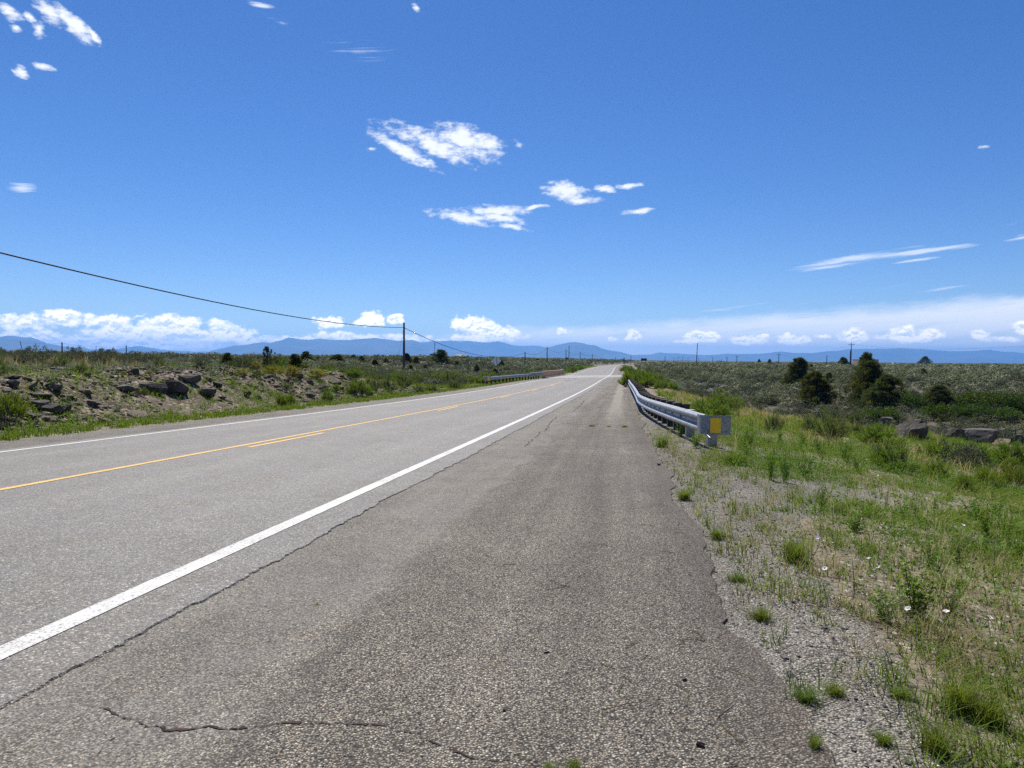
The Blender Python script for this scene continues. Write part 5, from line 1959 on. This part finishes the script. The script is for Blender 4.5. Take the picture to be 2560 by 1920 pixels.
# rubble of the left bank
rng = np.random.default_rng(21)
s_ = rng.uniform(2, 56, 34000)
o_ = -rng.uniform(7.0, 16.0, 34000)
dens = fbm(s_ * .22, o_ * .35, 77, 3) + .28 - .5 * sst(s_, 34, 56)
kp = rng.uniform(0, .45, 34000) < dens
X, Y = road_pt(s_[kp], o_[kp])
scatter_rocks('rubble', X, Y, np.exp(rng.normal(-2.95, .55, kp.sum())), ICO1, M['scree'], 'loose angular rubble covering the left road bank', 31)
# dark talus patches across the arroyo
tx_, ty_, tr_ = [], [], []
for cx, cy, rx, ry, n in ((1800, 968, 24, 10, 60), (1775, 985, 16, 8, 60), (1738, 962, 24, 8, 50), (1765, 962, 12, 8, 30), (1700, 958, 26, 6, 40), (1905, 948, 20, 10, 70), (1918, 940, 10, 8, 40), (1870, 985, 18, 8, 50), (1850, 1005, 20, 8, 40), (2130, 1000, 26, 6, 30), (2310, 960, 30, 4, 30)):
    u = rng.normal(0, .6, (n, 2))
    for a_, b_ in u:
        g = ground_at(cx + a_ * rx, cy + b_ * ry)
        tx_.append(g[0])
        ty_.append(g[1])
        tr_.append(math.exp(rng.normal(-1.55, .4)))
scatter_rocks('talus', np.array(tx_), np.array(ty_), np.array(tr_), ICO2, M['talus'], 'blue-grey talus blocks on the far side of the arroyo', 51, .6)
# loose stones of the verge and shoulder
s_ = rng.uniform(-1, 30, 16000) ** 1.0
s_ = 1.0 + 28 * rng.uniform(0, 1, 16000) ** 1.8
o_ = np.where(rng.uniform(size=16000) < .75, rng.normal(7.25, .55, 16000), rng.uniform(4.4, 6.7, 16000))
kp = (o_ > 4.4)
X, Y = road_pt(s_[kp], o_[kp])
onp = o_[kp] < 6.6
Rr = np.exp(rng.normal(-5.05, .38, kp.sum()))
Zg = H(X, Y)
kk = ~onp
scatter_rocks('loose_gravel', X[kk], Y[kk], Rr[kk], ICO1, M['pebble'], 'loose grey gravel along the edge of the shoulder', 61, .7)


# ------------------------------------------------------------------ grasses and weeds: ground cover
def grass_field(name, X, Y, per, hgt, spread, width, lean, mat, label, seed, cat='grass', Z=None):
    rng = np.random.default_rng(seed)
    n = len(X)
    per_t = rng.integers(max(2, per // 2), per + per // 2, n)
    idx = np.repeat(np.arange(n), per_t)
    hs = (hgt * np.exp(rng.normal(0, .28, n)))[idx] * rng.uniform(.55, 1.1, len(idx))
    rad = np.abs(rng.normal(0, spread, len(idx)))
    a = rng.uniform(0, 6.28, len(idx))
    x, y = X[idx] + rad * np.cos(a), Y[idx] + rad * np.sin(a)
    z = H(x, y) - .01
    V, Q, T, r = grass_blades(rng, np.c_[x, y, z], hs, lean, width)
    tone = np.repeat(np.clip(.5 + .9 * fbm(X * .5, Y * .5, seed, 3), 0, 1)[idx], 5)
    r = np.clip(.55 * r + .45 * tone, 0, 1)
    return tag(link(name, make_mesh(name, V, [Q, T], mat, rnd=r)), label, cat, None, 'stuff')


def region(n, s0, s1, o0, o1, seed, fn, pw=1.0):
    rng = np.random.default_rng(seed)
    s = s0 + (s1 - s0) * rng.uniform(0, 1, n) ** pw
    o = rng.uniform(o0, o1, n)
    x, y = road_pt(s, o)
    p = fn(s, o, x, y)
    k = rng.uniform(0, 1, n) < p
    return x[k], y[k]


# right verge and slope
clump = lambda x, y, f, sd: np.clip(.5 + 2.2 * fbm(x * f, y * f, sd, 3), 0, 1)
edge_o = lambda s, x, y: 7.08 + .35 * fbm(x * .7, y * .7, 71, 3) + .50 * np.exp(-((s - 7.0) / 1.2) ** 2) + .6 * sst(s, 9.5, 11.5) * (1 - sst(s, 17, 24))
X, Y = region(36000, 1.4, 26, 6.6, 17, 91, lambda s, o, x, y: sst(o, edge_o(s, x, y) - .25, edge_o(s, x, y) + .5) * clump(x, y, .55, 83) * (.46 + .8 * clump(x, y, .22, 84)), 1.45)
grass_field('green_grass', X, Y, 26, .090, .06, .0042, 1.0, M['grass'], 'green grass covering the right roadside slope', 1)
X, Y = region(13500, 1.4, 30, 6.6, 20, 92, lambda s, o, x, y: sst(o, edge_o(s, x, y) - .35, edge_o(s, x, y) + .3) * clump(x, y, .45, 87) * .9, 1.35)
grass_field('dry_grass', X, Y, 12, .10, .07, .0038, 1.3, M['grass_dry'], 'bleached dry grass among the green on the right slope', 2)
X, Y = region(1900, 18, 62, 8.2, 16, 93, lambda s, o, x, y: .95 * clump(x, y, .25, 89), 1.1)
grass_field('green_grass', X, Y, 14, .24, .10, .016, .5, M['grass'], 'tall green grass on the slope behind the guardrail', 3)
X, Y = region(2000, 14, 58, 9.0, 16.5, 94, lambda s, o, x, y: .95 * clump(x, y, .3, 90), 1.1)
grass_field('dry_grass', X, Y, 10, .28, .10, .013, .5, M['grass_dry'], 'tall straw coloured grass on the slope behind the guardrail', 4)
# thin growth in the gravel
X, Y = region(700, 1.6, 24, 6.7, 8.2, 95, lambda s, o, x, y: clump(x, y, 1.1, 93) ** 2.2, 1.5)
grass_field('sparse_grass', X, Y, 9, .085, .035, .0045, .55, M['grass'], 'sparse short grass sprouting from the gravel edge', 5)
X, Y = region(330, 3.5, 15, 6.75, 7.25, 104, lambda s, o, x, y: clump(x, y, .9, 107) * 1.0, 1.2)
grass_field('sparse_grass', X, Y, 9, .085, .05, .0055, .7, M['grass'], 'thin fringe of grass along the rim of the shoulder', 15)
X, Y = region(260, 3.5, 15, 6.75, 7.35, 105, lambda s, o, x, y: clump(x, y, .9, 109) * 1.0, 1.2)
grass_field('dry_grass', X, Y, 8, .11, .05, .0045, .9, M['grass_dry'], 'thin fringe of dry grass along the rim of the shoulder', 16)
# left verge: bright strip along the road edge
X, Y = region(5200, 6, 150, -7.6, -5.75, 96, lambda s, o, x, y: sst(-o, 5.6 + .3 * fbm(s * .4, s * 0, 7, 2), 6.15) * (1 - .5 * sst(-o, 7.0, 7.6)), 1.4)
grass_field('verge_grass', X, Y, 12, .15, .10, .013, .4, M['grass_verge'], 'bright green strip of grass along the left road edge', 6)
X, Y = region(5200, 5, 66, -15, -7.2, 97, lambda s, o, x, y: clump(x, y, .30, 95) ** 1.3 * (1 - .5 * sst(-o, 9, 13)), 1.2)
grass_field('green_grass', X, Y, 12, .17, .13, .016, .6, M['grass_verge'], 'green weeds and grass scattered over the left rubble bank', 7)
X, Y = region(5200, 4, 60, -30, -13.0, 98, lambda s, o, x, y: sst(-o, 13, 15) * clump(x, y, .3, 97), 1.1)
grass_field('dry_grass', X, Y, 10, .36, .11, .014, .35, M['grass_dry'], 'tall dry grass along the top of the left bank', 8)
X, Y = region(5600, 4, 60, -26, -10.2, 99, lambda s, o, x, y: sst(-o, 10.2, 13.5) * clump(x, y, .25, 99), 1.1)
grass_field('grey_grass', X, Y, 11, .28, .10, .015, .35, M['grass_grey'], 'blue-grey grass and low sage along the top of the left bank', 9)
X, Y = region(2600, 55, 125, -22, -5.6, 100, lambda s, o, x, y: .9 * clump(x, y, .2, 101), 1.0)
grass_field('green_grass', X, Y, 10, .30, .22, .035, .4, M['grass_verge'], 'green growth on the low ground left of the bridge approach', 10)
X, Y = region(1500, 97, 320, -12, -5.6, 101, lambda s, o, x, y: .9 + 0 * s, 1.0)
grass_field('verge_grass', X, Y, 9, .35, .35, .07, .4, M['grass_verge'], 'grass verge left of the road beyond the bridge', 11)


def leafy_cover(name, X, Y, per, size, lf, lw, mat, label, seed, hgt=.12):
    rng = np.random.default_rng(seed)
    n = len(X)
    idx = np.repeat(np.arange(n), per)
    x = X[idx] + rng.normal(0, size, len(idx))
    y = Y[idx] + rng.normal(0, size, len(idx))
    z = H(x, y) + rng.uniform(0.005, 1, len(idx)) * (hgt * np.exp(rng.normal(0, .4, n)))[idx]
    L = leaf_quads(rng, np.c_[x, y, z], rng.normal(0, 1, (len(idx), 3)) * [1, 1, .45] + [0, 0, .5], lf, lw)
    return tag(link(name, make_mesh(name, L[0], L[1], mat, rnd=L[2])), label, 'weeds', None, 'stuff')


X, Y = region(19000, 1.6, 24, 6.9, 16, 102, lambda s, o, x, y: sst(o, edge_o(s, x, y), edge_o(s, x, y) + .7) * (.05 + .8 * clump(x, y, .6, 103) ** 1.3), 1.4)
leafy_cover('weed_cover', X, Y, 30, .075, .022, .012, M['forb'], 'low leafy weeds spread through the grass on the right slope', 12)
X, Y = region(2200, 6, 62, -14, -7.0, 103, lambda s, o, x, y: clump(x, y, .4, 105) ** 1.5, 1.2)
leafy_cover('weed_cover', X, Y, 34, .16, .055, .030, M['forb'], 'low leafy weeds growing between the rocks of the left bank', 13, .2)

# orange-straw grass on the crest above the boulders
r_ = np.random.default_rng(120)
X, Y = [], []
for cx, cy, rx, ry, n in ((2440, 1062, 110, 10, 260), (2360, 1082, 40, 16, 160), (2530, 1066, 60, 10, 160), (2210, 1068, 40, 8, 60)):
    for a_, b_ in r_.normal(0, .5, (n, 2)):
        g = ground_at(cx + a_ * rx, cy + b_ * ry)
        X.append(g[0])
        Y.append(g[1])
grass_field('dry_grass', np.array(X), np.array(Y), 12, .16, .14, .012, .8, M['grass_dry'], 'straw coloured dry grass on the crest above the right boulders', 19)
# taller thin grass stalks rising out of the short growth
X, Y = region(2600, 1.8, 26, 7.3, 16, 108, lambda s, o, x, y: clump(x, y, .4, 115) ** 1.5, 1.35)
grass_field('tall_grass', X, Y, 7, .24, .05, .0040, .5, M['grass'], 'taller thin grass stalks on the right slope', 17)
X, Y = region(1800, 1.8, 26, 7.3, 16, 109, lambda s, o, x, y: clump(x, y, .35, 117) ** 1.5, 1.35)
grass_field('tall_grass', X, Y, 7, .26, .05, .0036, .6, M['grass_dry'], 'taller dry grass stalks on the right slope', 18)
# dead stems and litter lying between the plants
X, Y = region(20000, 1.4, 24, 6.95, 16, 106, lambda s, o, x, y: sst(o, edge_o(s, x, y) - .3, edge_o(s, x, y) + .2) * (.35 + .65 * clump(x, y, .5, 113)), 1.4)
r_ = np.random.default_rng(107)
n = len(X)
a = r_.uniform(0, 3.14, n)
L_ = r_.uniform(.03, .12, n)
dx, dy = np.cos(a) * L_ / 2, np.sin(a) * L_ / 2
wv = r_.uniform(.0012, .0030, n)
z0 = H(X, Y) + r_.uniform(.002, .03, n)
z1 = z0 + r_.normal(0, .012, n)
V = np.stack([np.c_[X - dx - dy / L_ * wv, Y - dy + dx / L_ * wv, z0], np.c_[X - dx + dy / L_ * wv, Y - dy - dx / L_ * wv, z0], np.c_[X + dx + dy / L_ * wv, Y + dy - dx / L_ * wv, z1], np.c_[X + dx - dy / L_ * wv, Y + dy + dx / L_ * wv, z1]], 1).reshape(-1, 3)
tag(link('litter', make_mesh('litter', V, np.arange(4 * n).reshape(-1, 4), M['grass_dry'], rnd=np.repeat(r_.uniform(0, 1, n), 4))), 'pale dead stems lying between the grasses of the right slope', 'litter', None, 'stuff')

# ---- single tufts and weeds near the camera
GT = []
for i in range(4):
    r_ = np.random.default_rng(500 + i)
    n = 460
    rad = np.abs(r_.normal(0, .25, n))
    a = r_.uniform(0, 6.28, n)
    V, Q, T, rr_ = grass_blades(r_, np.c_[rad * np.cos(a), rad * np.sin(a), np.zeros(n)], r_.uniform(.40, 1.0, n), .75, .018)
    GT.append(make_mesh('grass_tuft', V, [Q, T], M['grass'], rnd=rr_))
for i, (cx, by, w_, h_, lab) in enumerate((
        (1900, 1548, 84, 44, 'flat green grass mat at the rim of the gravel'),
        (2015, 1752, 96, 50, 'low grass tuft in the gravel, left of a pair'),
        (2086, 1737, 74, 46, 'low grass tuft in the gravel, right of a pair'),
        (2255, 1742, 80, 42, 'low grass tuft where gravel meets the slope'),
        (2400, 1780, 130, 120, 'tall rounded dark green grass clump near the right edge'),
        (2470, 1812, 110, 96, 'green grass clump right of the tall rounded one'),
        (2340, 1880, 130, 96, 'spreading grass clump at the bottom right'),
        (2210, 1860, 70, 50, 'thin grass clump left of the spreading one'),
        (1373, 1922, 46, 34, 'small grass tuft at the bottom edge of the picture, left one'),
        (1434, 1920, 62, 40, 'small grass tuft at the bottom edge of the picture, right one'),
        (1303, 1894, 26, 18, 'tiny sprout at the end of the foreground crack'),
        (723, 1828, 16, 14, 'tiny sprout in the middle of the foreground crack'),
        (792, 1512, 18, 12, 'tiny sprout beside the carriageway edge'),
        (1480, 1066, 26, 8, 'weeds in the joint crack, left tuft'),
        (1522, 1067, 18, 6, 'weeds in the joint crack, middle tuft'),
        (1561, 1068, 22, 9, 'weeds in the joint crack, right tuft'),
        (1990, 1404, 96, 86, 'dense dark green grass clump left of the leafy weed'),
        (1710, 1250, 60, 44, 'yellow-green tuft on the shoulder rim'),
        (1835, 1160, 110, 46, 'bright grass clump below the guardrail plate'),
        (1655, 1118, 60, 46, 'bright weeds at the shoulder rim near the guardrail'),
        (1790, 1348, 46, 46, 'grass tuft at the rim below the yellow-green one'),
        (1842, 1452, 70, 30, 'low tuft at the gravel corner'),
        (2036, 1880, 50, 80, 'dry grass wisp standing in the gravel at the bottom'))):
    g = ground_at(cx, by)
    if float(road_so(g[0], g[1])[1]) < 6.5:
        g = surf_at(cx, by)
    k = math.hypot(*g[:2]) / F
    me = GT[i % 4]
    s_, o_ = road_so(g[0], g[1])
    z = g[2]
    o = link('grass_tuft', me, None, (g[0], g[1], z - .01))
    o.scale = (w_ * k * .62, w_ * k * .62, h_ * k * .85)
    o.rotation_euler = (0, 0, i * 1.3)
    tag(o, lab, 'grass tuft')
for i, (cx, by, w_, h_, lab) in enumerate((
        (2285, 1540, 120, 150, 'tall bright leafy weed in the middle of the right slope'),
        (2215, 1555, 90, 100, 'bright leafy weed left of the tall one'),
        (2370, 1530, 80, 90, 'leafy weed right of the tall one'),
        (1925, 1200, 40, 90, 'slender leafy stem standing right of the guardrail plate'),
        (1960, 1205, 44, 84, 'slender leafy stem right of the first one'),
        (1870, 1150, 50, 50, 'leafy weed at the foot of the guardrail end post'),
        (2055, 1270, 36, 70, 'thin dark stemmed weed on the right slope'),
        (2260, 1290, 60, 56, 'leafy weed below the round dark bush'),
        (2440, 1300, 80, 60, 'leafy weed low at the right'),
        (2140, 1330, 70, 56, 'leafy weed on the slope between tufts'),
        (2010, 1190, 70, 60, 'leafy weed above the slender stems'),
        (1740, 1120, 46, 40, 'leafy weed growing under the guardrail'),
        (1700, 1092, 40, 40, 'leafy weed between the guardrail posts'))):
    plant(FB, 'leafy_weed', cx, by, w_, h_, lab, 'weed', sink=.01)
r_ = np.random.default_rng(590)
for i in range(56):
    s_ = 3.2 + 15 * r_.uniform() ** 1.3
    o_ = r_.uniform(8.0, 14.0)
    x_, y_ = road_pt(s_, o_)
    h_ = r_.uniform(.14, .38)
    w_ = h_ * r_.uniform(.6, 1.1)
    FB[i % 3].place('leafy_weed', (x_, y_, float(H(x_, y_)) - .01), (w_, w_, h_), r_.uniform(0, 6.28), 'leafy green weed, one of many alike in the grass of the right slope', 'weed', 'leafy weeds in the right slope grass')
# yellow sweet clover sprays
for i, (cx, by, w_, h_) in enumerate(((1975, 1395, 30, 120), (1930, 1385, 24, 110), (2028, 1400, 24, 115))):
    g = ground_at(cx, by)
    k = g[1] / F
    r_ = np.random.default_rng(600 + i)
    n = 9
    base = np.c_[r_.normal(0, .02, (n, 2)), np.zeros(n)]
    tip = np.c_[r_.normal(0, .16, (n, 2)), r_.uniform(.6, 1, n)]
    L = leaf_quads(r_, (base[:, None] + (tip - base)[:, None] * r_.uniform(.55, 1, (n, 14, 1))).reshape(-1, 3) + r_.normal(0, .008, (n * 14, 3)), r_.normal(0, 1, (n * 14, 3)), .03, .02)
    P = Plant(L, stems_mesh((base, tip), .006, .003), M['petal_yellow'], M['stem'], ('blossoms', 'stems'))
    h_m = h_ * k * .62
    P.place('sweet_clover', g, (h_m, h_m, h_m), 0, ('yellow flowering stalks in the dark grass clump, middle ones', 'yellow flowering stalks in the dark grass clump, left ones', 'yellow flowering stalks in the dark grass clump, right ones')[i], 'flower')
# white flowers: funnel of five petals on a short stem
r_ = np.random.default_rng(640)
n = 20
a = np.arange(n) * 2 * np.pi / n
ring = lambda r, z, wv: np.c_[r * np.cos(a), r * np.sin(a), z + wv * np.cos(5 * a)]
V = np.vstack([ring(.12, -.55, 0), ring(.45, -.12, .02), ring(1.0, .05, .09)])
i_ = np.arange(n)
FLM = make_mesh('petals', V, np.concatenate([np.c_[k * n + i_, k * n + (i_ + 1) % n, (k + 1) * n + (i_ + 1) % n, (k + 1) * n + i_] for k in (0, 1)]), M['petal'], rnd=np.full(len(V), .6), smooth=True)
mb = MB()
mb.tube([(0, 0, -.5), (.3, .1, -2.4), (.2, .3, -4.6)], .10, 5)
STM = mb.build('flower_stem', M['rabbit_dull'])
STM_me = STM.data
bpy.data.objects.remove(STM)
FL_LAB = ('white funnel flower nearest the leafy weed', 'white flower left of the tall leafy weed')
for i, (cx, py) in enumerate(((2061, 1455), (2170, 1426), (2195, 1450), (2120, 1444), (2043, 1370), (2268, 1565), (2364, 1571), (2475, 1588), (2350, 1595), (2408, 1332), (2152, 1172), (2194, 1197), (2166, 1152), (2315, 1256))):
    g = ground_at(cx, py + 12)
    k = g[1] / F
    sz = .0135
    top = on_ray(cx, py, g[1])
    e = empty('white_flower', (top[0], top[1], g[2] + .10))
    e.scale = (sz, sz, sz)
    e.rotation_euler = (r_.normal(.35, .25), r_.normal(0, .3), r_.uniform(0, 6.28))
    link('petals', FLM, e)
    link('flower_stem', STM_me, e)
    tag(e, 'white funnel shaped flower open in the grass of the right slope', 'flower', 'white flowers in the right slope grass')
# straw lying on the gravel
r_ = np.random.default_rng(660)
mb = MB()
for _ in range(140):
    s_, o_ = 1.0 + 4.6 * r_.uniform() ** 1.3, r_.normal(7.0, .5)
    x_, y_ = road_pt(s_, o_)
    z_ = max(float(H(x_, y_)), float(road_z(s_, o_)) - .026 if o_ < 6.6 else -9) + .008
    an, L_ = r_.uniform(0, 3.14), r_.uniform(.06, .22)
    dx_, dy_ = math.cos(an) * L_ / 2, math.sin(an) * L_ / 2
    bend = r_.normal(0, .12) * L_
    mb.tube([(x_ - dx_, y_ - dy_, z_), (x_ - dy_ * bend / L_ * 2, y_ + dx_ * bend / L_ * 2, z_ + .012), (x_ + dx_, y_ + dy_, z_ + r_.uniform(0, .02))], .0016, 4)
tag(mb.build('straw', M['grass_dry']), 'bleached straws lying on the gravel at lower right', 'straw', None, 'stuff')

# ------------------------------------------------------------------ sagebrush of the plain
rng = np.random.default_rng(77)


def dome(seed, n, size, tilt, lump=.22):
    """rounded bush 1 m wide: leaf sprays lying over a lumpy dome"""
    rng = np.random.default_rng(seed)
    D = unit(rng.normal(size=(n, 3)))
    D[:, 2] = np.abs(D[:, 2]) * 1.05 - .12
    D = unit(D)
    a_ = np.arctan2(D[:, 1], D[:, 0])
    R = .5 * (1 + lump * np.sin(a_ * 4 + seed) * np.sin(D[:, 2] * 6 + seed * 2) + rng.normal(0, .07, n))
    C = D * R[:, None] * [1, 1, 1.0] + [0, 0, .12]
    N = unit(D + rng.normal(0, tilt, (n, 3)))
    U = unit(np.cross(N, rng.normal(size=(n, 3))))
    W = np.cross(N, U)
    V = []
    for k in range(3):
        t = 2 * math.pi * k / 3 + rng.uniform(-.5, .5, n)
        r_ = size * rng.uniform(.55, 1.2, n)
        V.append(C + U * (np.cos(t) * r_)[:, None] + W * (np.sin(t) * r_)[:, None])
    V = np.stack(V, 1).reshape(-1, 3)
    V[:, 2] = np.maximum(V[:, 2], .01)
    return V, np.arange(3 * n).reshape(-1, 3), np.repeat(rng.uniform(0, 1, n), 3)


NEARL = [dome(700 + i, 360, .052, .42) for i in range(6)]
MIDL = [dome(720 + i, 140, .080, .32) for i in range(6)]
FARL = [dome(740 + i, 46, .135, .26) for i in range(6)]
# candidate positions, uniform over the visible wedge
cand = []
for r0, r1, dens in ((16, 75, 1.05), (75, 150, 1.0), (150, 300, .45), (300, 620, .13)):
    area = .5 * 1.38 * (r1 ** 2 - r0 ** 2)
    n = int(area * dens)
    r_ = np.sqrt(rng.uniform(r0 ** 2, r1 ** 2, n))
    th_ = rng.uniform(-.66, .68, n)
    cand.append(np.c_[r_ * np.sin(th_), r_ * np.cos(th_)])
cand = np.vstack(cand)
cs_, co_ = road_so(cand[:, 0], cand[:, 1])
x_, y_ = cand[:, 0], cand[:, 1]
r_ = np.hypot(x_, y_)
ok = np.where(co_ > 0, co_ > 9.5 + 2.2 * sst(cs_, 0, 30), -co_ > 8.2)
slope_near = (co_ > 0) & (cs_ < 52) & (co_ < 17)                 # grassy fill slope: few sage
ok &= ~(slope_near & (rng.uniform(size=len(co_)) < .92))
ok &= ~((co_ > 0) & (cs_ < 52) & (co_ < 48) & (y_ < 48) & (rng.uniform(size=len(co_)) < .93))
ok &= ~((co_ < 0) & (cs_ < 58) & (-co_ < 16.5))                  # rubble bank
ok &= ~((co_ < 0) & (cs_ < 55) & (-co_ < 26) & (rng.uniform(size=len(co_)) < .8))
patch = fbm(x_ * .045, y_ * .045, 111, 4)
ok &= rng.uniform(size=len(x_)) < np.clip(.92 + 2.0 * patch, .2, 1)
pl = np.array(placed)
for px_, py_, pr_ in pl:
    ok &= np.hypot(x_ - px_, y_ - py_) > pr_ * .65
talus_d = np.min(np.hypot(x_[:, None] - np.array(tx_)[None, ::4], y_[:, None] - np.array(ty_)[None, ::4]), axis=1)
ok &= (talus_d > .9) | (rng.uniform(size=len(x_)) < .25)
x_, y_, r_, co_ = x_[ok], y_[ok], r_[ok], co_[ok]
n = len(x_)
z_ = H(x_, y_)
wid = np.exp(rng.normal(.02, .32, n)) * np.where(r_ > 150, 1.25, 1.0) * np.where(r_ > 300, 1.5, 1.0)
hei = wid ** .8 * rng.uniform(.68, 1.0, n) / np.where(r_ > 300, 1.35, 1.0)
rot = rng.uniform(0, 6.28, n)
order = np.argsort(-(wid / y_))
sgl = order[:300]
rest = order[300:]
SGP = SG + [Plant(*sagebrush(800 + i, 26, 40, .065, .022), M['sage'], M['stem']) for i in range(3)]
for i in sgl:
    side_r = co_[i] > 0
    P = SGP[int(rng.integers(len(SGP)))]
    P.single('sagebrush', (x_[i], y_[i], z_[i] - .03), (wid[i], wid[i], hei[i] * 1.15), rot[i],
             'grey-green sagebrush, one of many alike on the flat right of the road' if side_r else 'grey-green sagebrush, one of many alike on the flat left of the road',
             'bush', 'sagebrush on the right flat' if side_r else 'sagebrush on the left flat')


def merged(protos, idx, name, label, mat):
    if not len(idx):
        return
    Vs, Ts, Rs, off = [], [], [], 0
    pk = rng.integers(len(protos), size=len(idx))
    for k, L in enumerate(protos):
        j = idx[pk == k]
        if not len(j):
            continue
        PV = L[0][None] * np.c_[wid[j], wid[j], hei[j] * 1.15][:, None]
        c, s = np.cos(rot[j])[:, None], np.sin(rot[j])[:, None]
        V = np.stack([PV[..., 0] * c - PV[..., 1] * s + x_[j][:, None], PV[..., 0] * s + PV[..., 1] * c + y_[j][:, None], PV[..., 2] + z_[j][:, None] - .03], -1).reshape(-1, 3)
        nb = len(L[0])
        T = (L[1][None] + (np.arange(len(j)) * nb)[:, None, None]).reshape(-1, 3) + off
        tone = rng.uniform(-.34, .34, len(j))
        R = np.clip(.2 + .6 * L[2][None] + tone[:, None], 0, 1).reshape(-1)
        Vs.append(V)
        Ts.append(T)
        Rs.append(R)
        off += len(V)
    o = link(name, make_mesh(name, np.vstack(Vs), np.vstack(Ts), mat, rnd=np.concatenate(Rs)))
    tag(o, label, 'brush', None, 'stuff')


rr_ = r_[rest]
merged(NEARL, rest[rr_ < 85], 'sagebrush_cover', 'grey-green sagebrush covering the nearer flats', M['sage'])
merged(MIDL, rest[(rr_ >= 85) & (rr_ < 170)], 'sagebrush_cover', 'grey-green sagebrush covering the middle distance', M['sage'])
merged(FARL, rest[rr_ >= 170], 'sagebrush_cover', 'grey-green sagebrush covering the far plain', M['sage'])

# ------------------------------------------------------------------ the air
mh, n_ = newmat('haze')
mh.cycles.volume_sampling = 'DISTANCE'
mh.cycles.homogeneous_volume = True
pvn = n_.add('ShaderNodeVolumePrincipled')
pvn.inputs['Color'].default_value = (.17, .455, 1.0, 1)
pvn.inputs['Density'].default_value = 6.4e-5
pvn.inputs['Anisotropy'].default_value = 0.3
on_ = n_.add('ShaderNodeOutputMaterial')
n_.put(on_.inputs['Volume'], pvn.outputs[0])
mb = MB()
zlo, zhi = float(gz.min()) - 40.0, max(max(c_[2] for c_ in o.bound_box) for o in COL.objects if o.name.startswith('mountain_range')) + 15.0
mb.box((0, 11900, (zlo + zhi) / 2), (52000, 34000, zhi - zlo))
hz = mb.build('haze', mh)
tag(hz, 'pale blue air between the plain and the mountains', 'haze', None, 'stuff')
